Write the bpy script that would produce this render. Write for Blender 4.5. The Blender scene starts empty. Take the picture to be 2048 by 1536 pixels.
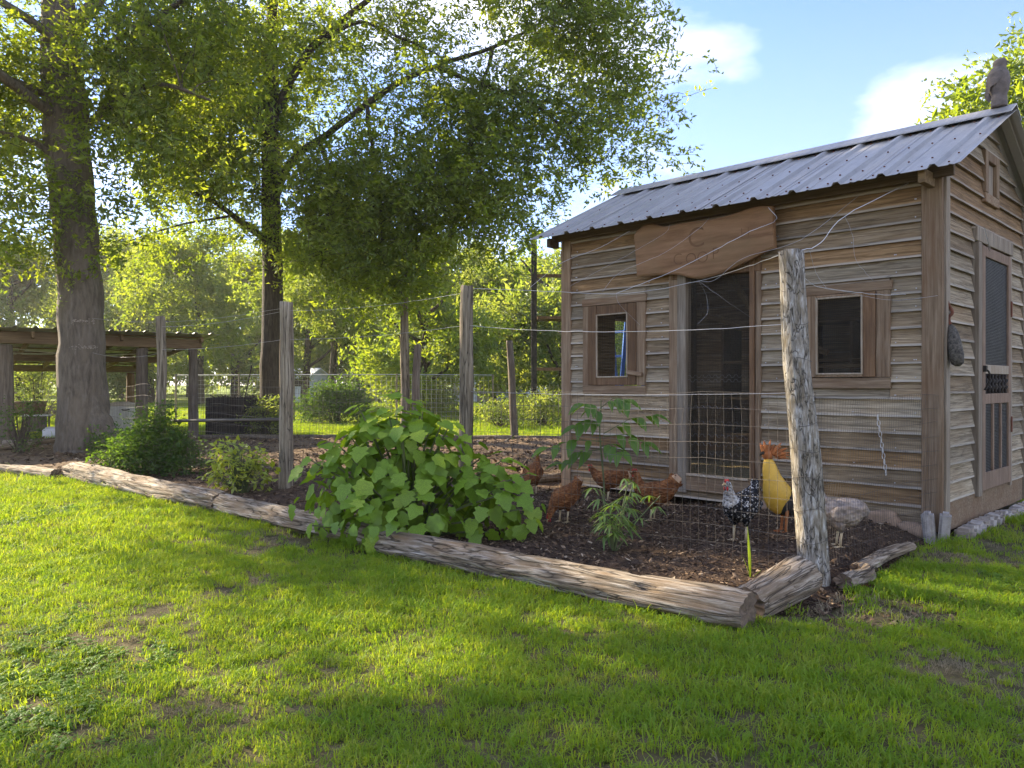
import bpy, bmesh, math, random
import numpy as np
from mathutils import Vector, Matrix, Euler, noise as mnoise

random.seed(7)
rng = np.random.default_rng(7)
S = bpy.context.scene
COL = S.collection
R = math.radians

# ------------------------------------------------------------------ camera, sky, sun, exposure
F = 1560.0            # focal length in pixels of the 2048 px wide photograph
CH = 1.15             # camera height
cam_d = bpy.data.cameras.new("camera")
cam = bpy.data.objects.new("camera", cam_d)
COL.objects.link(cam)
cam_d.sensor_width = 36.0
cam_d.lens = 36.0 * F / 2048.0
cam_d.clip_start = 0.05
cam_d.clip_end = 800.0
cam.location = (0, 0, CH)
cam.rotation_euler = (R(90), 0, 0)
S.camera = cam

SUN_EL = R(27.0)
SUN_AZ = Vector((-0.83, 0.56)).normalized()      # horizontal direction towards the sun
world = bpy.data.worlds.new("World")
S.world = world
world.use_nodes = True
wn = world.node_tree
wn.nodes.clear()
w_out = wn.nodes.new("ShaderNodeOutputWorld")
w_bg = wn.nodes.new("ShaderNodeBackground")
w_sky = wn.nodes.new("ShaderNodeTexSky")
w_sky.sky_type = 'NISHITA'
w_sky.sun_disc = False
w_sky.sun_elevation = SUN_EL
w_sky.sun_rotation = math.atan2(SUN_AZ.x, SUN_AZ.y)
w_sky.altitude = 50
w_sky.air_density = 1.0
w_sky.dust_density = 0.15
w_sky.ozone_density = 7.0
w_bg.inputs['Strength'].default_value = 0.083
# thin soft clouds low in the sky, the same all round
w_tc = wn.nodes.new("ShaderNodeTexCoord")
w_map = wn.nodes.new("ShaderNodeMapping")
w_map.inputs['Scale'].default_value = (1.0, 1.0, 2.2)
w_map.inputs['Location'].default_value = (8.47, 5.5, 13.15)
w_nz = wn.nodes.new("ShaderNodeTexNoise")
w_nz.inputs['Scale'].default_value = 1.9
w_nz.inputs['Detail'].default_value = 7
w_nz.inputs['Roughness'].default_value = 0.55
w_rp = wn.nodes.new("ShaderNodeValToRGB")
w_rp.color_ramp.elements[0].position = 0.47
w_rp.color_ramp.elements[1].position = 0.82
w_rp.color_ramp.elements[0].color = (0, 0, 0, 1)
w_rp.color_ramp.elements[1].color = (0.9, 0.9, 0.9, 1)
w_mx = wn.nodes.new("ShaderNodeMixRGB")
w_mx.inputs['Color2'].default_value = (7.6, 7.3, 6.9, 1)
wn.links.new(w_tc.outputs['Generated'], w_map.inputs['Vector'])
wn.links.new(w_map.outputs['Vector'], w_nz.inputs['Vector'])
wn.links.new(w_nz.outputs['Fac'], w_rp.inputs['Fac'])
wn.links.new(w_rp.outputs['Color'], w_mx.inputs['Fac'])
w_sep = wn.nodes.new("ShaderNodeSeparateXYZ")
wn.links.new(w_tc.outputs['Generated'], w_sep.inputs[0])
w_hz = wn.nodes.new("ShaderNodeMapRange")
w_hz.inputs['From Min'].default_value = 0.0
w_hz.inputs['From Max'].default_value = 0.42
w_hz.inputs['To Min'].default_value = 0.5
w_hz.inputs['To Max'].default_value = 0.06
wn.links.new(w_sep.outputs['Z'], w_hz.inputs['Value'])
w_mh = wn.nodes.new("ShaderNodeMixRGB")
w_mh.inputs['Color2'].default_value = (2.5, 2.65, 3.2, 1)
wn.links.new(w_hz.outputs[0], w_mh.inputs['Fac'])
w_tint = wn.nodes.new("ShaderNodeMixRGB")
w_tint.blend_type = 'MULTIPLY'
w_tint.inputs['Fac'].default_value = 1.0
w_tint.inputs['Color2'].default_value = (0.98, 0.86, 0.97, 1)
wn.links.new(w_sky.outputs['Color'], w_tint.inputs['Color1'])
wn.links.new(w_tint.outputs['Color'], w_mh.inputs['Color1'])
wn.links.new(w_mh.outputs['Color'], w_mx.inputs['Color1'])
wn.links.new(w_mx.outputs['Color'], w_bg.inputs['Color'])
wn.links.new(w_bg.outputs['Background'], w_out.inputs['Surface'])

sun_d = bpy.data.lights.new("sun", 'SUN')
sun_d.energy = 3.3
sun_d.angle = R(0.6)
sun_d.color = (1.0, 0.89, 0.70)
sun = bpy.data.objects.new("sun", sun_d)
COL.objects.link(sun)
sd = Vector((SUN_AZ.x * math.cos(SUN_EL), SUN_AZ.y * math.cos(SUN_EL), math.sin(SUN_EL)))
sun.rotation_euler = sd.to_track_quat('Z', 'Y').to_euler()
sun.location = (-20, 20, 20)

S.view_settings.view_transform = 'Standard'
S.view_settings.look = 'None'
S.view_settings.gamma = 1.0
S.view_settings.use_curve_mapping = False
S.view_settings.exposure = 2.5
S.view_settings.use_white_balance = True
S.view_settings.white_balance_temperature = 7000

S.render.engine = 'CYCLES'
S.cycles.use_denoising = True
S.cycles.max_bounces = 7
S.cycles.diffuse_bounces = 4
S.cycles.glossy_bounces = 2
S.cycles.transmission_bounces = 4
S.cycles.transparent_max_bounces = 6
S.cycles.caustics_reflective = False
S.cycles.caustics_refractive = False
S.cycles.sample_clamp_indirect = 6.0

# ------------------------------------------------------------------ helpers
def nz(x, y=0.0, z=0.0):
    return mnoise.noise(Vector((x, y, z)))

def at(px, Y, z=None, py=None):
    """world point seen at column px at depth Y"""
    X = (px - 1024.0) / F * Y
    if z is None:
        z = CH - (py - 768.0) / F * Y if py is not None else 0.0
    return Vector((X, Y, z))

class MB:
    def __init__(self):
        self.v = []; self.f = []; self.m = []
    def add(self, vs, fs, mi=0):
        o = len(self.v)
        self.v.extend([tuple(p) for p in vs])
        self.f.extend([tuple(i + o for i in f) for f in fs])
        self.m.extend([mi] * len(fs))
        return self
    def box(self, x0, x1, y0, y1, z0, z1, mi=0, mat=None):
        vs = [Vector(p) for p in ((x0,y0,z0),(x1,y0,z0),(x1,y1,z0),(x0,y1,z0),(x0,y0,z1),(x1,y0,z1),(x1,y1,z1),(x0,y1,z1))]
        if mat is not None:
            vs = [mat @ p for p in vs]
        return self.add(vs, [(0,3,2,1),(4,5,6,7),(0,1,5,4),(1,2,6,5),(2,3,7,6),(3,0,4,7)], mi)
    def tube(self, pts, rad, n=6, mi=0, cap=True, flat=None):
        pts = [Vector(p) for p in pts]
        if not hasattr(rad, '__len__'):
            rad = [rad] * len(pts)
        rings = []
        up = Vector((0.13, 0.29, 0.95))
        prev = None
        for i, p in enumerate(pts):
            if i == 0: d = pts[1] - pts[0]
            elif i == len(pts) - 1: d = pts[-1] - pts[-2]
            else: d = pts[i+1] - pts[i-1]
            d = d.normalized() if d.length > 1e-9 else Vector((0,0,1))
            if prev is None:
                a = d.cross(up)
                if a.length < 1e-3: a = d.cross(Vector((1,0,0)))
            else:
                a = prev - d * prev.dot(d)
                if a.length < 1e-4: a = d.cross(up)
            a.normalize(); b = d.cross(a); prev = a
            rings.append([p + (a*math.cos(t) + b*math.sin(t)) * rad[i] for t in (2*math.pi*k/n for k in range(n))])
        vs = [q for r_ in rings for q in r_]
        fs = []
        for i in range(len(pts)-1):
            for k in range(n):
                k2 = (k+1) % n
                fs.append((i*n+k, i*n+k2, (i+1)*n+k2, (i+1)*n+k))
        if cap:
            fs.append(tuple(range(n-1, -1, -1)))
            fs.append(tuple((len(pts)-1)*n + k for k in range(n)))
        return self.add(vs, fs, mi)
    def wire(self, pts, r):
        return self.tube(pts, r, 3, cap=False)
    def mesh(self, name, mats, smooth=False):
        me = bpy.data.meshes.new(name)
        me.from_pydata(self.v, [], self.f)
        if not isinstance(mats, (list, tuple)): mats = [mats]
        for m in mats: me.materials.append(m)
        if len(mats) > 1:
            me.polygons.foreach_set('material_index', self.m)
        if smooth:
            me.polygons.foreach_set('use_smooth', [True]*len(me.polygons))
        me.update()
        return me
    def build(self, name, mats, parent=None, smooth=False, loc=None, rot=None):
        return link(name, self.mesh(name, mats, smooth), parent, loc, rot)

def link(name, data, parent=None, loc=None, rot=None, scale=None):
    o = bpy.data.objects.new(name, data)
    COL.objects.link(o)
    if parent is not None: o.parent = parent
    if loc is not None: o.location = loc
    if rot is not None: o.rotation_euler = rot
    if scale is not None: o.scale = (scale,)*3 if not hasattr(scale, '__len__') else scale
    return o

def tag(o, label=None, cat=None, group=None, kind=None):
    if label: o['label'] = label
    if cat: o['category'] = cat
    if group: o['group'] = group
    if kind: o['kind'] = kind
    return o

def thing(name, label, cat, loc=(0,0,0), rz=0.0, group=None):
    o = bpy.data.objects.new(name, None)
    o.empty_display_size = 0.1
    COL.objects.link(o)
    o.location = loc; o.rotation_euler = (0,0,rz)
    return tag(o, label, cat, group)

def spline(pts, n):
    """Catmull-Rom through pts, n samples per span"""
    P = [Vector(p) for p in pts]
    if len(P) < 3: 
        return [P[0].lerp(P[-1], i/n) for i in range(n+1)]
    P = [P[0]*2 - P[1]] + P + [P[-1]*2 - P[-2]]
    out = []
    for i in range(1, len(P)-2):
        for k in range(n):
            t = k/n
            a,b,c,d = P[i-1],P[i],P[i+1],P[i+2]
            out.append(0.5*((2*b)+(c-a)*t+(2*a-5*b+4*c-d)*t*t+(3*b-a-3*c+d)*t**3))
    out.append(P[-2])
    return out

def loft(path, w, h, n=14, squash=None):
    """closed rings in planes across a path in the XZ plane; w = half width in Y, h = half height across"""
    mb = MB(); rings = []
    P = [Vector((p[0], p[2] if len(p) > 2 else 0.0, p[1])) for p in path]
    for i, p in enumerate(P):
        d = (P[min(i+1,len(P)-1)] - P[max(i-1,0)]).normalized()
        nrm = Vector((-d.z, 0, d.x))
        for k in range(n):
            t = 2*math.pi*k/n
            rings.append(p + Vector((0,1,0))*(math.cos(t)*w[i]) + nrm*(math.sin(t)*h[i]))
    fs = []
    for i in range(len(P)-1):
        for k in range(n):
            k2=(k+1)%n
            fs.append((i*n+k,(i+1)*n+k,(i+1)*n+k2,i*n+k2))
    fs.append(tuple(range(n))); fs.append(tuple((len(P)-1)*n+k for k in range(n-1,-1,-1)))
    mb.add(rings, fs)
    return mb

# ------------------------------------------------------------------ materials
def new_mat(name):
    m = bpy.data.materials.new(name); m.use_nodes = True
    m.node_tree.nodes.clear()
    return m, m.node_tree

def nd(nt, t, ins=None, **kw):
    n = nt.nodes.new(t)
    for k, v in kw.items(): setattr(n, k, v)
    for k, v in (ins or {}).items():
        if isinstance(v, bpy.types.NodeSocket): nt.links.new(v, n.inputs[k])
        else: n.inputs[k].default_value = v
    return n

def c4(c): return (c[0], c[1], c[2], 1.0)

def ramp(nt, fac, stops):
    n = nt.nodes.new('ShaderNodeValToRGB')
    e = n.color_ramp.elements
    while len(e) > 1: e.remove(e[-1])
    e[0].position = stops[0][0]; e[0].color = c4(stops[0][1])
    for p, c in stops[1:]:
        x = e.new(p); x.color = c4(c)
    nt.links.new(fac, n.inputs['Fac'])
    return n.outputs['Color']

def mix(nt, fac, a, b, mode='MIX'):
    n = nt.nodes.new('ShaderNodeMixRGB'); n.blend_type = mode
    for i, v in ((0, fac), (1, a), (2, b)):
        if isinstance(v, bpy.types.NodeSocket): nt.links.new(v, n.inputs[i])
        else: n.inputs[i].default_value = v if i == 0 else c4(v)
    return n.outputs['Color']

def coords(nt, scale, rand=True, kind='Object'):
    tc = nd(nt, 'ShaderNodeTexCoord')
    v = tc.outputs[kind]
    if rand:
        oi = nd(nt, 'ShaderNodeObjectInfo')
        mul = nd(nt, 'ShaderNodeMath', {0: oi.outputs['Random'], 1: 37.0}, operation='MULTIPLY')
        ad = nd(nt, 'ShaderNodeVectorMath', {0: v, 1: mul.outputs[0]}, operation='ADD')
        v = ad.outputs[0]
    mp = nd(nt, 'ShaderNodeMapping', {'Vector': v, 'Scale': scale})
    return mp.outputs['Vector'], v

def finish(nt, color, rough=0.85, bump=None, bstr=0.4, bdist=0.01, spec=0.25, metal=0.0):
    p = nd(nt, 'ShaderNodeBsdfPrincipled', {'Metallic': metal, 'Specular IOR Level': spec})
    for k, v in (('Base Color', color), ('Roughness', rough)):
        if isinstance(v, bpy.types.NodeSocket): nt.links.new(v, p.inputs[k])
        else: p.inputs[k].default_value = c4(v) if k == 'Base Color' else v
    if bump is not None:
        b = nd(nt, 'ShaderNodeBump', {'Height': bump, 'Strength': bstr, 'Distance': bdist})
        nt.links.new(b.outputs['Normal'], p.inputs['Normal'])
    o = nd(nt, 'ShaderNodeOutputMaterial')
    nt.links.new(p.outputs[0], o.inputs['Surface'])

def wood(name, dark, mid, light, blot, grain=(1.2, 26, 26), blot_s=(1.3, 5, 5), amt=0.55, vary=0.35, bstr=0.45, rough=0.88, bdist=0.006, crack=None, lip=False):
    m, nt = new_mat(name)
    g, base = coords(nt, grain)
    n1 = nd(nt, 'ShaderNodeTexNoise', {'Vector': g, 'Scale': 2.0, 'Detail': 8.0, 'Roughness': 0.65, 'Distortion': 0.4})
    col = ramp(nt, n1.outputs['Fac'], [(0.28, dark), (0.5, mid), (0.74, light)])
    mp = nd(nt, 'ShaderNodeMapping', {'Vector': base, 'Scale': blot_s})
    n2 = nd(nt, 'ShaderNodeTexNoise', {'Vector': mp.outputs[0], 'Scale': 1.6, 'Detail': 5.0, 'Roughness': 0.6})
    f2 = ramp(nt, n2.outputs['Fac'], [(0.42, (0,0,0)), (0.68, (amt,)*3)])
    col = mix(nt, f2, col, blot)
    hgt = n1.outputs['Fac']
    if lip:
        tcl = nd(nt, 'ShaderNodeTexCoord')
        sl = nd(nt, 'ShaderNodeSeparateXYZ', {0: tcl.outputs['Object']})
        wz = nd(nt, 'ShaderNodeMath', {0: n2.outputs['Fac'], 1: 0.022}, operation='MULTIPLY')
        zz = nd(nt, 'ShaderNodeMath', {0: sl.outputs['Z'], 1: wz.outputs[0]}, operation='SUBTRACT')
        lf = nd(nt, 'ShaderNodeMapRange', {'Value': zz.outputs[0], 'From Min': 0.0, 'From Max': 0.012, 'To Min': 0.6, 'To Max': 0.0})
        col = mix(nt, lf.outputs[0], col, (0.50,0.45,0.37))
    if crack:
        mc = nd(nt, 'ShaderNodeMapping', {'Vector': base, 'Scale': crack})
        n3 = nd(nt, 'ShaderNodeTexNoise', {'Vector': mc.outputs[0], 'Scale': 1.0, 'Detail': 3.0, 'Roughness': 0.6, 'Distortion': 0.6})
        ck = ramp(nt, n3.outputs['Fac'], [(0.40,(1,1,1)),(0.475,(0.8,0.8,0.8)),(0.50,(0.10,0.09,0.08)),(0.525,(0.8,0.8,0.8)),(0.6,(1,1,1))])
        col = mix(nt, 0.9 if crack[0] > 0.95 else 0.5, col, ck, 'MULTIPLY')
        hm = nd(nt, 'ShaderNodeMath', {0: hgt, 1: ck}, operation='MULTIPLY')
        hgt = hm.outputs[0]
    oi = nd(nt, 'ShaderNodeObjectInfo')
    mr = nd(nt, 'ShaderNodeMapRange', {'Value': oi.outputs['Random'], 'To Min': 1.0 - vary, 'To Max': 1.0 + vary*0.6})
    hs = nd(nt, 'ShaderNodeHueSaturation', {'Color': col, 'Value': mr.outputs[0]})
    finish(nt, hs.outputs[0], rough, hgt, bstr, bdist)
    return m

def plain(name, c, rough=0.6, metal=0.0, var=0.25, scale=8.0, bstr=0.15, bdist=0.004, spec=0.3):
    m, nt = new_mat(name)
    g, _ = coords(nt, (scale,)*3)
    n1 = nd(nt, 'ShaderNodeTexNoise', {'Vector': g, 'Scale': 1.0, 'Detail': 6.0, 'Roughness': 0.65})
    lo = tuple(x*(1-var) for x in c); hi = tuple(min(1, x*(1+var)) for x in c)
    col = ramp(nt, n1.outputs['Fac'], [(0.3, lo), (0.7, hi)])
    finish(nt, col, rough, n1.outputs['Fac'], bstr, bdist, spec, metal)
    return m

def leafy(name, cols, trans, rough=0.5, tw=0.5, gloss=0.05, blotch=0.0):
    """leaf: diffuse + translucent + slight gloss, colour varied by instance"""
    m, nt = new_mat(name)
    oi = nd(nt, 'ShaderNodeObjectInfo')
    stops = [(i/max(1,len(cols)-1), c) for i, c in enumerate(cols)]
    col = ramp(nt, oi.outputs['Random'], stops)
    stops2 = [(i/max(1,len(trans)-1), c) for i, c in enumerate(trans)]
    col2 = ramp(nt, oi.outputs['Random'], stops2)
    if blotch:
        g, _ = coords(nt, (9,9,9))
        n1 = nd(nt, 'ShaderNodeTexNoise', {'Vector': g, 'Scale': 2.0, 'Detail': 4.0})
        f = ramp(nt, n1.outputs['Fac'], [(0.4, (1-blotch,)*3), (0.65, (1+blotch*0.4,)*3)])
        col = mix(nt, 1.0, col, f, 'MULTIPLY')
    d = nd(nt, 'ShaderNodeBsdfDiffuse', {'Color': col})
    t = nd(nt, 'ShaderNodeBsdfTranslucent', {'Color': col2})
    x = nd(nt, 'ShaderNodeMixShader', {0: tw, 1: d.outputs[0], 2: t.outputs[0]})
    gl = nd(nt, 'ShaderNodeBsdfGlossy', {'Color': (0.9,0.95,1,1), 'Roughness': rough})
    x2 = nd(nt, 'ShaderNodeMixShader', {0: gloss, 1: x.outputs[0], 2: gl.outputs[0]})
    o = nd(nt, 'ShaderNodeOutputMaterial')
    nt.links.new(x2.outputs[0], o.inputs['Surface'])
    return m

M = {}
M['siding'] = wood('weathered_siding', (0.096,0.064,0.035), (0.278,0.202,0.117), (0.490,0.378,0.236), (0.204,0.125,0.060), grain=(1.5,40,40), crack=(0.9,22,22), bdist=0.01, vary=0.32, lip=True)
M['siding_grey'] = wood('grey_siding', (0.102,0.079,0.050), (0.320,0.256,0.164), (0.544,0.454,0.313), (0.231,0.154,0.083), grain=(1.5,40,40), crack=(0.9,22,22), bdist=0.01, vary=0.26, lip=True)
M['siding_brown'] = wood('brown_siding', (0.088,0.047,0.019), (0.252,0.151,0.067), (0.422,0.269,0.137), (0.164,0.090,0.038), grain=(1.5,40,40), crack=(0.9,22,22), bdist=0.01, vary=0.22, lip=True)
M['trim'] = wood('weathered_trim', (0.104,0.068,0.039), (0.241,0.164,0.097), (0.376,0.282,0.183), (0.182,0.094,0.044), grain=(30,30,1.2), blot_s=(5,5,1.5), vary=0.2)
M['trim_h'] = wood('weathered_trim_horizontal', (0.104,0.068,0.039), (0.241,0.164,0.097), (0.376,0.282,0.183), (0.182,0.094,0.044), vary=0.2)
M['trim_grey'] = wood('grey_trim', (0.116,0.094,0.066), (0.260,0.213,0.155), (0.429,0.358,0.265), (0.182,0.130,0.082), grain=(30,30,1.2), blot_s=(5,5,1.5), vary=0.15)
M['rust_wood'] = wood('brown_stained_wood', (0.07,0.038,0.019), (0.165,0.092,0.045), (0.26,0.155,0.08), (0.10,0.062,0.038), grain=(24,24,1.4), blot_s=(5,5,2), vary=0.2)
M['pale_edge'] = wood('pale_batten', (0.25,0.19,0.12), (0.42,0.34,0.24), (0.55,0.47,0.36), (0.3,0.2,0.11), grain=(24,24,1.4), vary=0.15)
M['sign'] = wood('sign_slab', (0.15,0.075,0.034), (0.25,0.135,0.066), (0.33,0.19,0.10), (0.20,0.125,0.06), grain=(1.0,9,9), blot_s=(1.2,2.2,2.2), amt=0.8, vary=0.05, bstr=0.25)
M['carved'] = plain('carved_groove', (0.15,0.08,0.037), 0.9)
M['post'] = wood('weathered_post', (0.079,0.059,0.037), (0.282,0.230,0.155), (0.520,0.439,0.319), (0.169,0.122,0.071), crack=(20,20,1.2), grain=(24,24,1.2), blot_s=(9,9,2.0), amt=0.5, vary=0.15, bstr=0.9, bdist=0.012)
M['post_bark'] = wood('lichen_post', (0.081,0.063,0.040), (0.322,0.287,0.230), (0.713,0.690,0.632), (0.196,0.149,0.081), crack=(24,24,6), grain=(26,26,6), blot_s=(14,14,5.0), amt=0.75, vary=0.05, bstr=1.0, bdist=0.015)
M['post_brown'] = wood('brown_post', (0.06,0.045,0.032), (0.15,0.12,0.09), (0.27,0.23,0.18), (0.11,0.075,0.045), grain=(16,16,1.0), blot_s=(7,7,2), vary=0.2, bstr=0.7)
M['log'] = wood('weathered_log', (0.045,0.03,0.016), (0.30,0.235,0.16), (0.66,0.60,0.50), (0.22,0.135,0.065), grain=(1.6,24,24), blot_s=(2.2,7,7), crack=(1.1,13,13), amt=0.75, vary=0.15, bstr=1.0, bdist=0.014)
M['log_grey'] = wood('grey_log', (0.056,0.039,0.024), (0.282,0.219,0.151), (0.633,0.541,0.420), (0.215,0.133,0.067), grain=(1.6,26,26), blot_s=(2.2,7,7), crack=(1.0,15,15), amt=0.6, vary=0.1, bstr=1.0, bdist=0.014)
M['log_end'] = plain('sawn_log_end', (0.15,0.105,0.07), 0.95, var=0.5, scale=22, bstr=0.6)
M['bark'] = wood('tree_bark', (0.057,0.046,0.032), (0.132,0.106,0.076), (0.218,0.184,0.144), (0.190,0.149,0.103), grain=(9,9,2.2), blot_s=(3,3,1.2), amt=0.6, vary=0.05, bstr=1.0, bdist=0.03)
M['bark_dark'] = wood('dark_bark', (0.025,0.019,0.012), (0.065,0.05,0.034), (0.12,0.10,0.075), (0.05,0.04,0.026), grain=(14,14,1.8), blot_s=(3,3,1.2), amt=0.5, vary=0.1, bstr=1.0, bdist=0.03)
M['twig'] = plain('green_stem', (0.10,0.12,0.045), 0.7)
M['beam'] = wood('shelter_beam', (0.09,0.055,0.025), (0.21,0.14,0.07), (0.33,0.23,0.125), (0.13,0.085,0.045), vary=0.2)
M['dark_in'] = wood('interior_board', (0.06,0.042,0.026), (0.12,0.085,0.052), (0.19,0.14,0.09), (0.09,0.06,0.035), vary=0.3)
M['wire'] = plain('galvanised_wire', (0.42,0.41,0.40), 0.45, 0.6, 0.2)
M['wire_old'] = plain('rusty_wire', (0.10,0.085,0.068), 0.6, 0.5, 0.3)
M['wire_bright'] = plain('bright_wire', (0.55,0.54,0.52), 0.35, 0.4, 0.1)
M['cloth'] = plain('hardware_cloth_wire', (0.09,0.078,0.058), 0.55, 0.5, 0.3)
M['screen'] = plain('dark_screen_wire', (0.06,0.055,0.05), 0.6, 0.3, 0.2)
M['door_wood'] = wood('tan_screen_door', (0.14,0.09,0.058), (0.24,0.16,0.105), (0.32,0.225,0.155), (0.18,0.12,0.08), grain=(20,20,1.5), vary=0.1, bstr=0.2)
M['steel_dark'] = plain('dark_timber', (0.035,0.028,0.022), 0.8, 0.0, 0.4)
M['blue'] = plain('blue_fibreglass', (0.05,0.14,0.42), 0.45)
M['alu'] = plain('aluminium', (0.6,0.6,0.6), 0.4, 0.7)
M['white'] = plain('white_paint', (0.72,0.72,0.70), 0.6, var=0.1)
M['offwhite'] = plain('grey_white_plastic', (0.56,0.53,0.47), 0.55, var=0.12)
M['lid'] = plain('tan_plastic_lid', (0.50,0.42,0.31), 0.55, var=0.12)
M['black'] = plain('charred_wood', (0.03,0.025,0.02), 0.9, 0, 0.5, bstr=0.6)
M['straw'] = plain('straw', (0.42,0.32,0.16), 0.95, 0, 0.5, 25, 0.8)
M['stone'] = plain('stone', (0.30,0.25,0.20), 0.9, 0, 0.35, 14, 0.6)
M['stone_brown'] = plain('brown_stone', (0.29,0.195,0.125), 0.9, 0, 0.35, 12, 0.6)
M['paver'] = plain('paver', (0.36,0.32,0.28), 0.9, 0, 0.3, 18, 0.6)
M['owl'] = plain('carved_owl', (0.15,0.125,0.108), 0.85, 0, 0.25, 20, 0.5, 0.01)
M['gourd'] = plain('speckled_ornament', (0.075,0.065,0.05), 0.8, 0, 0.9, 55, 0.5)
M['rust'] = plain('rusty_iron', (0.16,0.06,0.035), 0.85, 0.2, 0.4, 20, 0.4)
M['orange'] = plain('orange_flowers', (0.6,0.12,0.03), 0.6)
M['terracotta'] = plain('wicker_basket', (0.12,0.07,0.05), 0.9)

def roof_mat():
    m, nt = new_mat('galvalume_roof')
    g, base = coords(nt, (14, 1.2, 1.2))
    n1 = nd(nt, 'ShaderNodeTexNoise', {'Vector': g, 'Scale': 1.5, 'Detail': 7.0, 'Roughness': 0.7})
    mp = nd(nt, 'ShaderNodeMapping', {'Vector': base, 'Scale': (3,3,3)})
    n2 = nd(nt, 'ShaderNodeTexNoise', {'Vector': mp.outputs[0], 'Scale': 2.2, 'Detail': 6.0, 'Roughness': 0.6})
    col = ramp(nt, n1.outputs['Fac'], [(0.3, (0.26,0.255,0.24)), (0.7, (0.40,0.39,0.365))])
    col = mix(nt, ramp(nt, n2.outputs['Fac'], [(0.55,(0,0,0)), (0.75,(0.55,)*3)]), col, (0.46,0.44,0.41))
    rg = nd(nt, 'ShaderNodeMapRange', {'Value': n2.outputs['Fac'], 'To Min': 0.35, 'To Max': 0.62})
    finish(nt, col, rg.outputs[0], n2.outputs['Fac'], 0.08, 0.003, 0.4, 0.35)
    return m
M['roof'] = roof_mat()
M['roof_under'] = plain('roof_underside', (0.35,0.34,0.32), 0.7, 0.1, 0.1)

# leaves
M['leaf_tree'] = leafy('tree_leaves', [(0.075,0.12,0.014),(0.105,0.155,0.018),(0.135,0.185,0.022)], [(0.28,0.38,0.02),(0.38,0.47,0.026),(0.50,0.56,0.034)], tw=0.52, gloss=0.03)
M['leaf_back'] = leafy('backlit_leaves', [(0.07,0.105,0.02),(0.10,0.135,0.026),(0.13,0.16,0.035)], [(0.24,0.34,0.03),(0.36,0.44,0.045),(0.48,0.52,0.07)], tw=0.52, gloss=0.03)
M['leaf_bush'] = leafy('broad_leaves', [(0.14,0.25,0.016),(0.19,0.31,0.02),(0.26,0.37,0.026)], [(0.22,0.38,0.016),(0.28,0.44,0.02),(0.36,0.50,0.025)], tw=0.30, gloss=0.025, blotch=0.35)
M['leaf_dark'] = leafy('dark_shrub_leaves', [(0.035,0.075,0.012),(0.06,0.11,0.016),(0.085,0.14,0.02)], [(0.10,0.20,0.015),(0.16,0.27,0.02)], tw=0.4, gloss=0.02)
M['leaf_yellow'] = leafy('yellow_green_leaves', [(0.28,0.34,0.03),(0.36,0.39,0.04),(0.25,0.32,0.03)], [(0.44,0.52,0.03),(0.52,0.56,0.04)], tw=0.4, gloss=0.05)
M['leaf_sapling'] = leafy('sapling_leaves', [(0.085,0.165,0.018),(0.115,0.20,0.022)], [(0.17,0.31,0.02),(0.21,0.36,0.02)], tw=0.42, gloss=0.025)
M['grass'] = leafy('grass_blades', [(0.12,0.23,0.014),(0.15,0.265,0.017),(0.19,0.29,0.02),(0.16,0.275,0.017),(0.24,0.29,0.045)], [(0.32,0.48,0.014),(0.40,0.54,0.02),(0.50,0.58,0.024),(0.42,0.54,0.02),(0.52,0.54,0.05)], tw=0.45, gloss=0.015)
M['grass_dry'] = leafy('dry_grass', [(0.24,0.19,0.11),(0.32,0.26,0.16)], [(0.25,0.2,0.1),(0.3,0.25,0.13)], tw=0.25, gloss=0.02)
M['weed'] = leafy('clover', [(0.10,0.185,0.02),(0.13,0.22,0.025)], [(0.20,0.36,0.02),(0.26,0.42,0.025)], tw=0.4, gloss=0.02)
M['chip'] = None
def chip_mat():
    m, nt = new_mat('mulch_chips')
    oi = nd(nt, 'ShaderNodeObjectInfo')
    col = ramp(nt, oi.outputs['Random'], [(0.0,(0.04,0.025,0.015)),(0.5,(0.10,0.06,0.034)),(0.8,(0.17,0.108,0.06)),(0.94,(0.27,0.185,0.11)),(1.0,(0.42,0.33,0.22))])
    finish(nt, col, 0.9)
    return m
M['chip'] = chip_mat()

def ground_mat():
    m, nt = new_mat('lawn_soil')
    tc = nd(nt, 'ShaderNodeTexCoord')
    v = tc.outputs['Object']
    n1 = nd(nt, 'ShaderNodeTexNoise', {'Vector': v, 'Scale': 9.0, 'Detail': 8.0, 'Roughness': 0.7})
    n2 = nd(nt, 'ShaderNodeTexNoise', {'Vector': v, 'Scale': 0.35, 'Detail': 4.0})
    soil = ramp(nt, n1.outputs['Fac'], [(0.3,(0.05,0.034,0.022)),(0.55,(0.10,0.072,0.048)),(0.75,(0.16,0.122,0.085))])
    green = ramp(nt, n1.outputs['Fac'], [(0.3,(0.08,0.12,0.015)),(0.6,(0.18,0.25,0.025)),(0.8,(0.27,0.32,0.035))])
    sep = nd(nt, 'ShaderNodeSeparateXYZ', {0: v})
    far = nd(nt, 'ShaderNodeMapRange', {'Value': sep.outputs['Y'], 'From Min': 9.0, 'From Max': 22.0, 'To Min': 0.12, 'To Max': 0.98})
    g2 = mix(nt, ramp(nt, n2.outputs['Fac'], [(0.35,(0,0,0)),(0.7,(0.6,)*3)]), green, (0.22,0.25,0.05))
    col = mix(nt, far.outputs[0], soil, g2)
    finish(nt, col, 0.95, n1.outputs['Fac'], 0.8, 0.03, 0.1)
    return m
M['ground'] = ground_mat()

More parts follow.
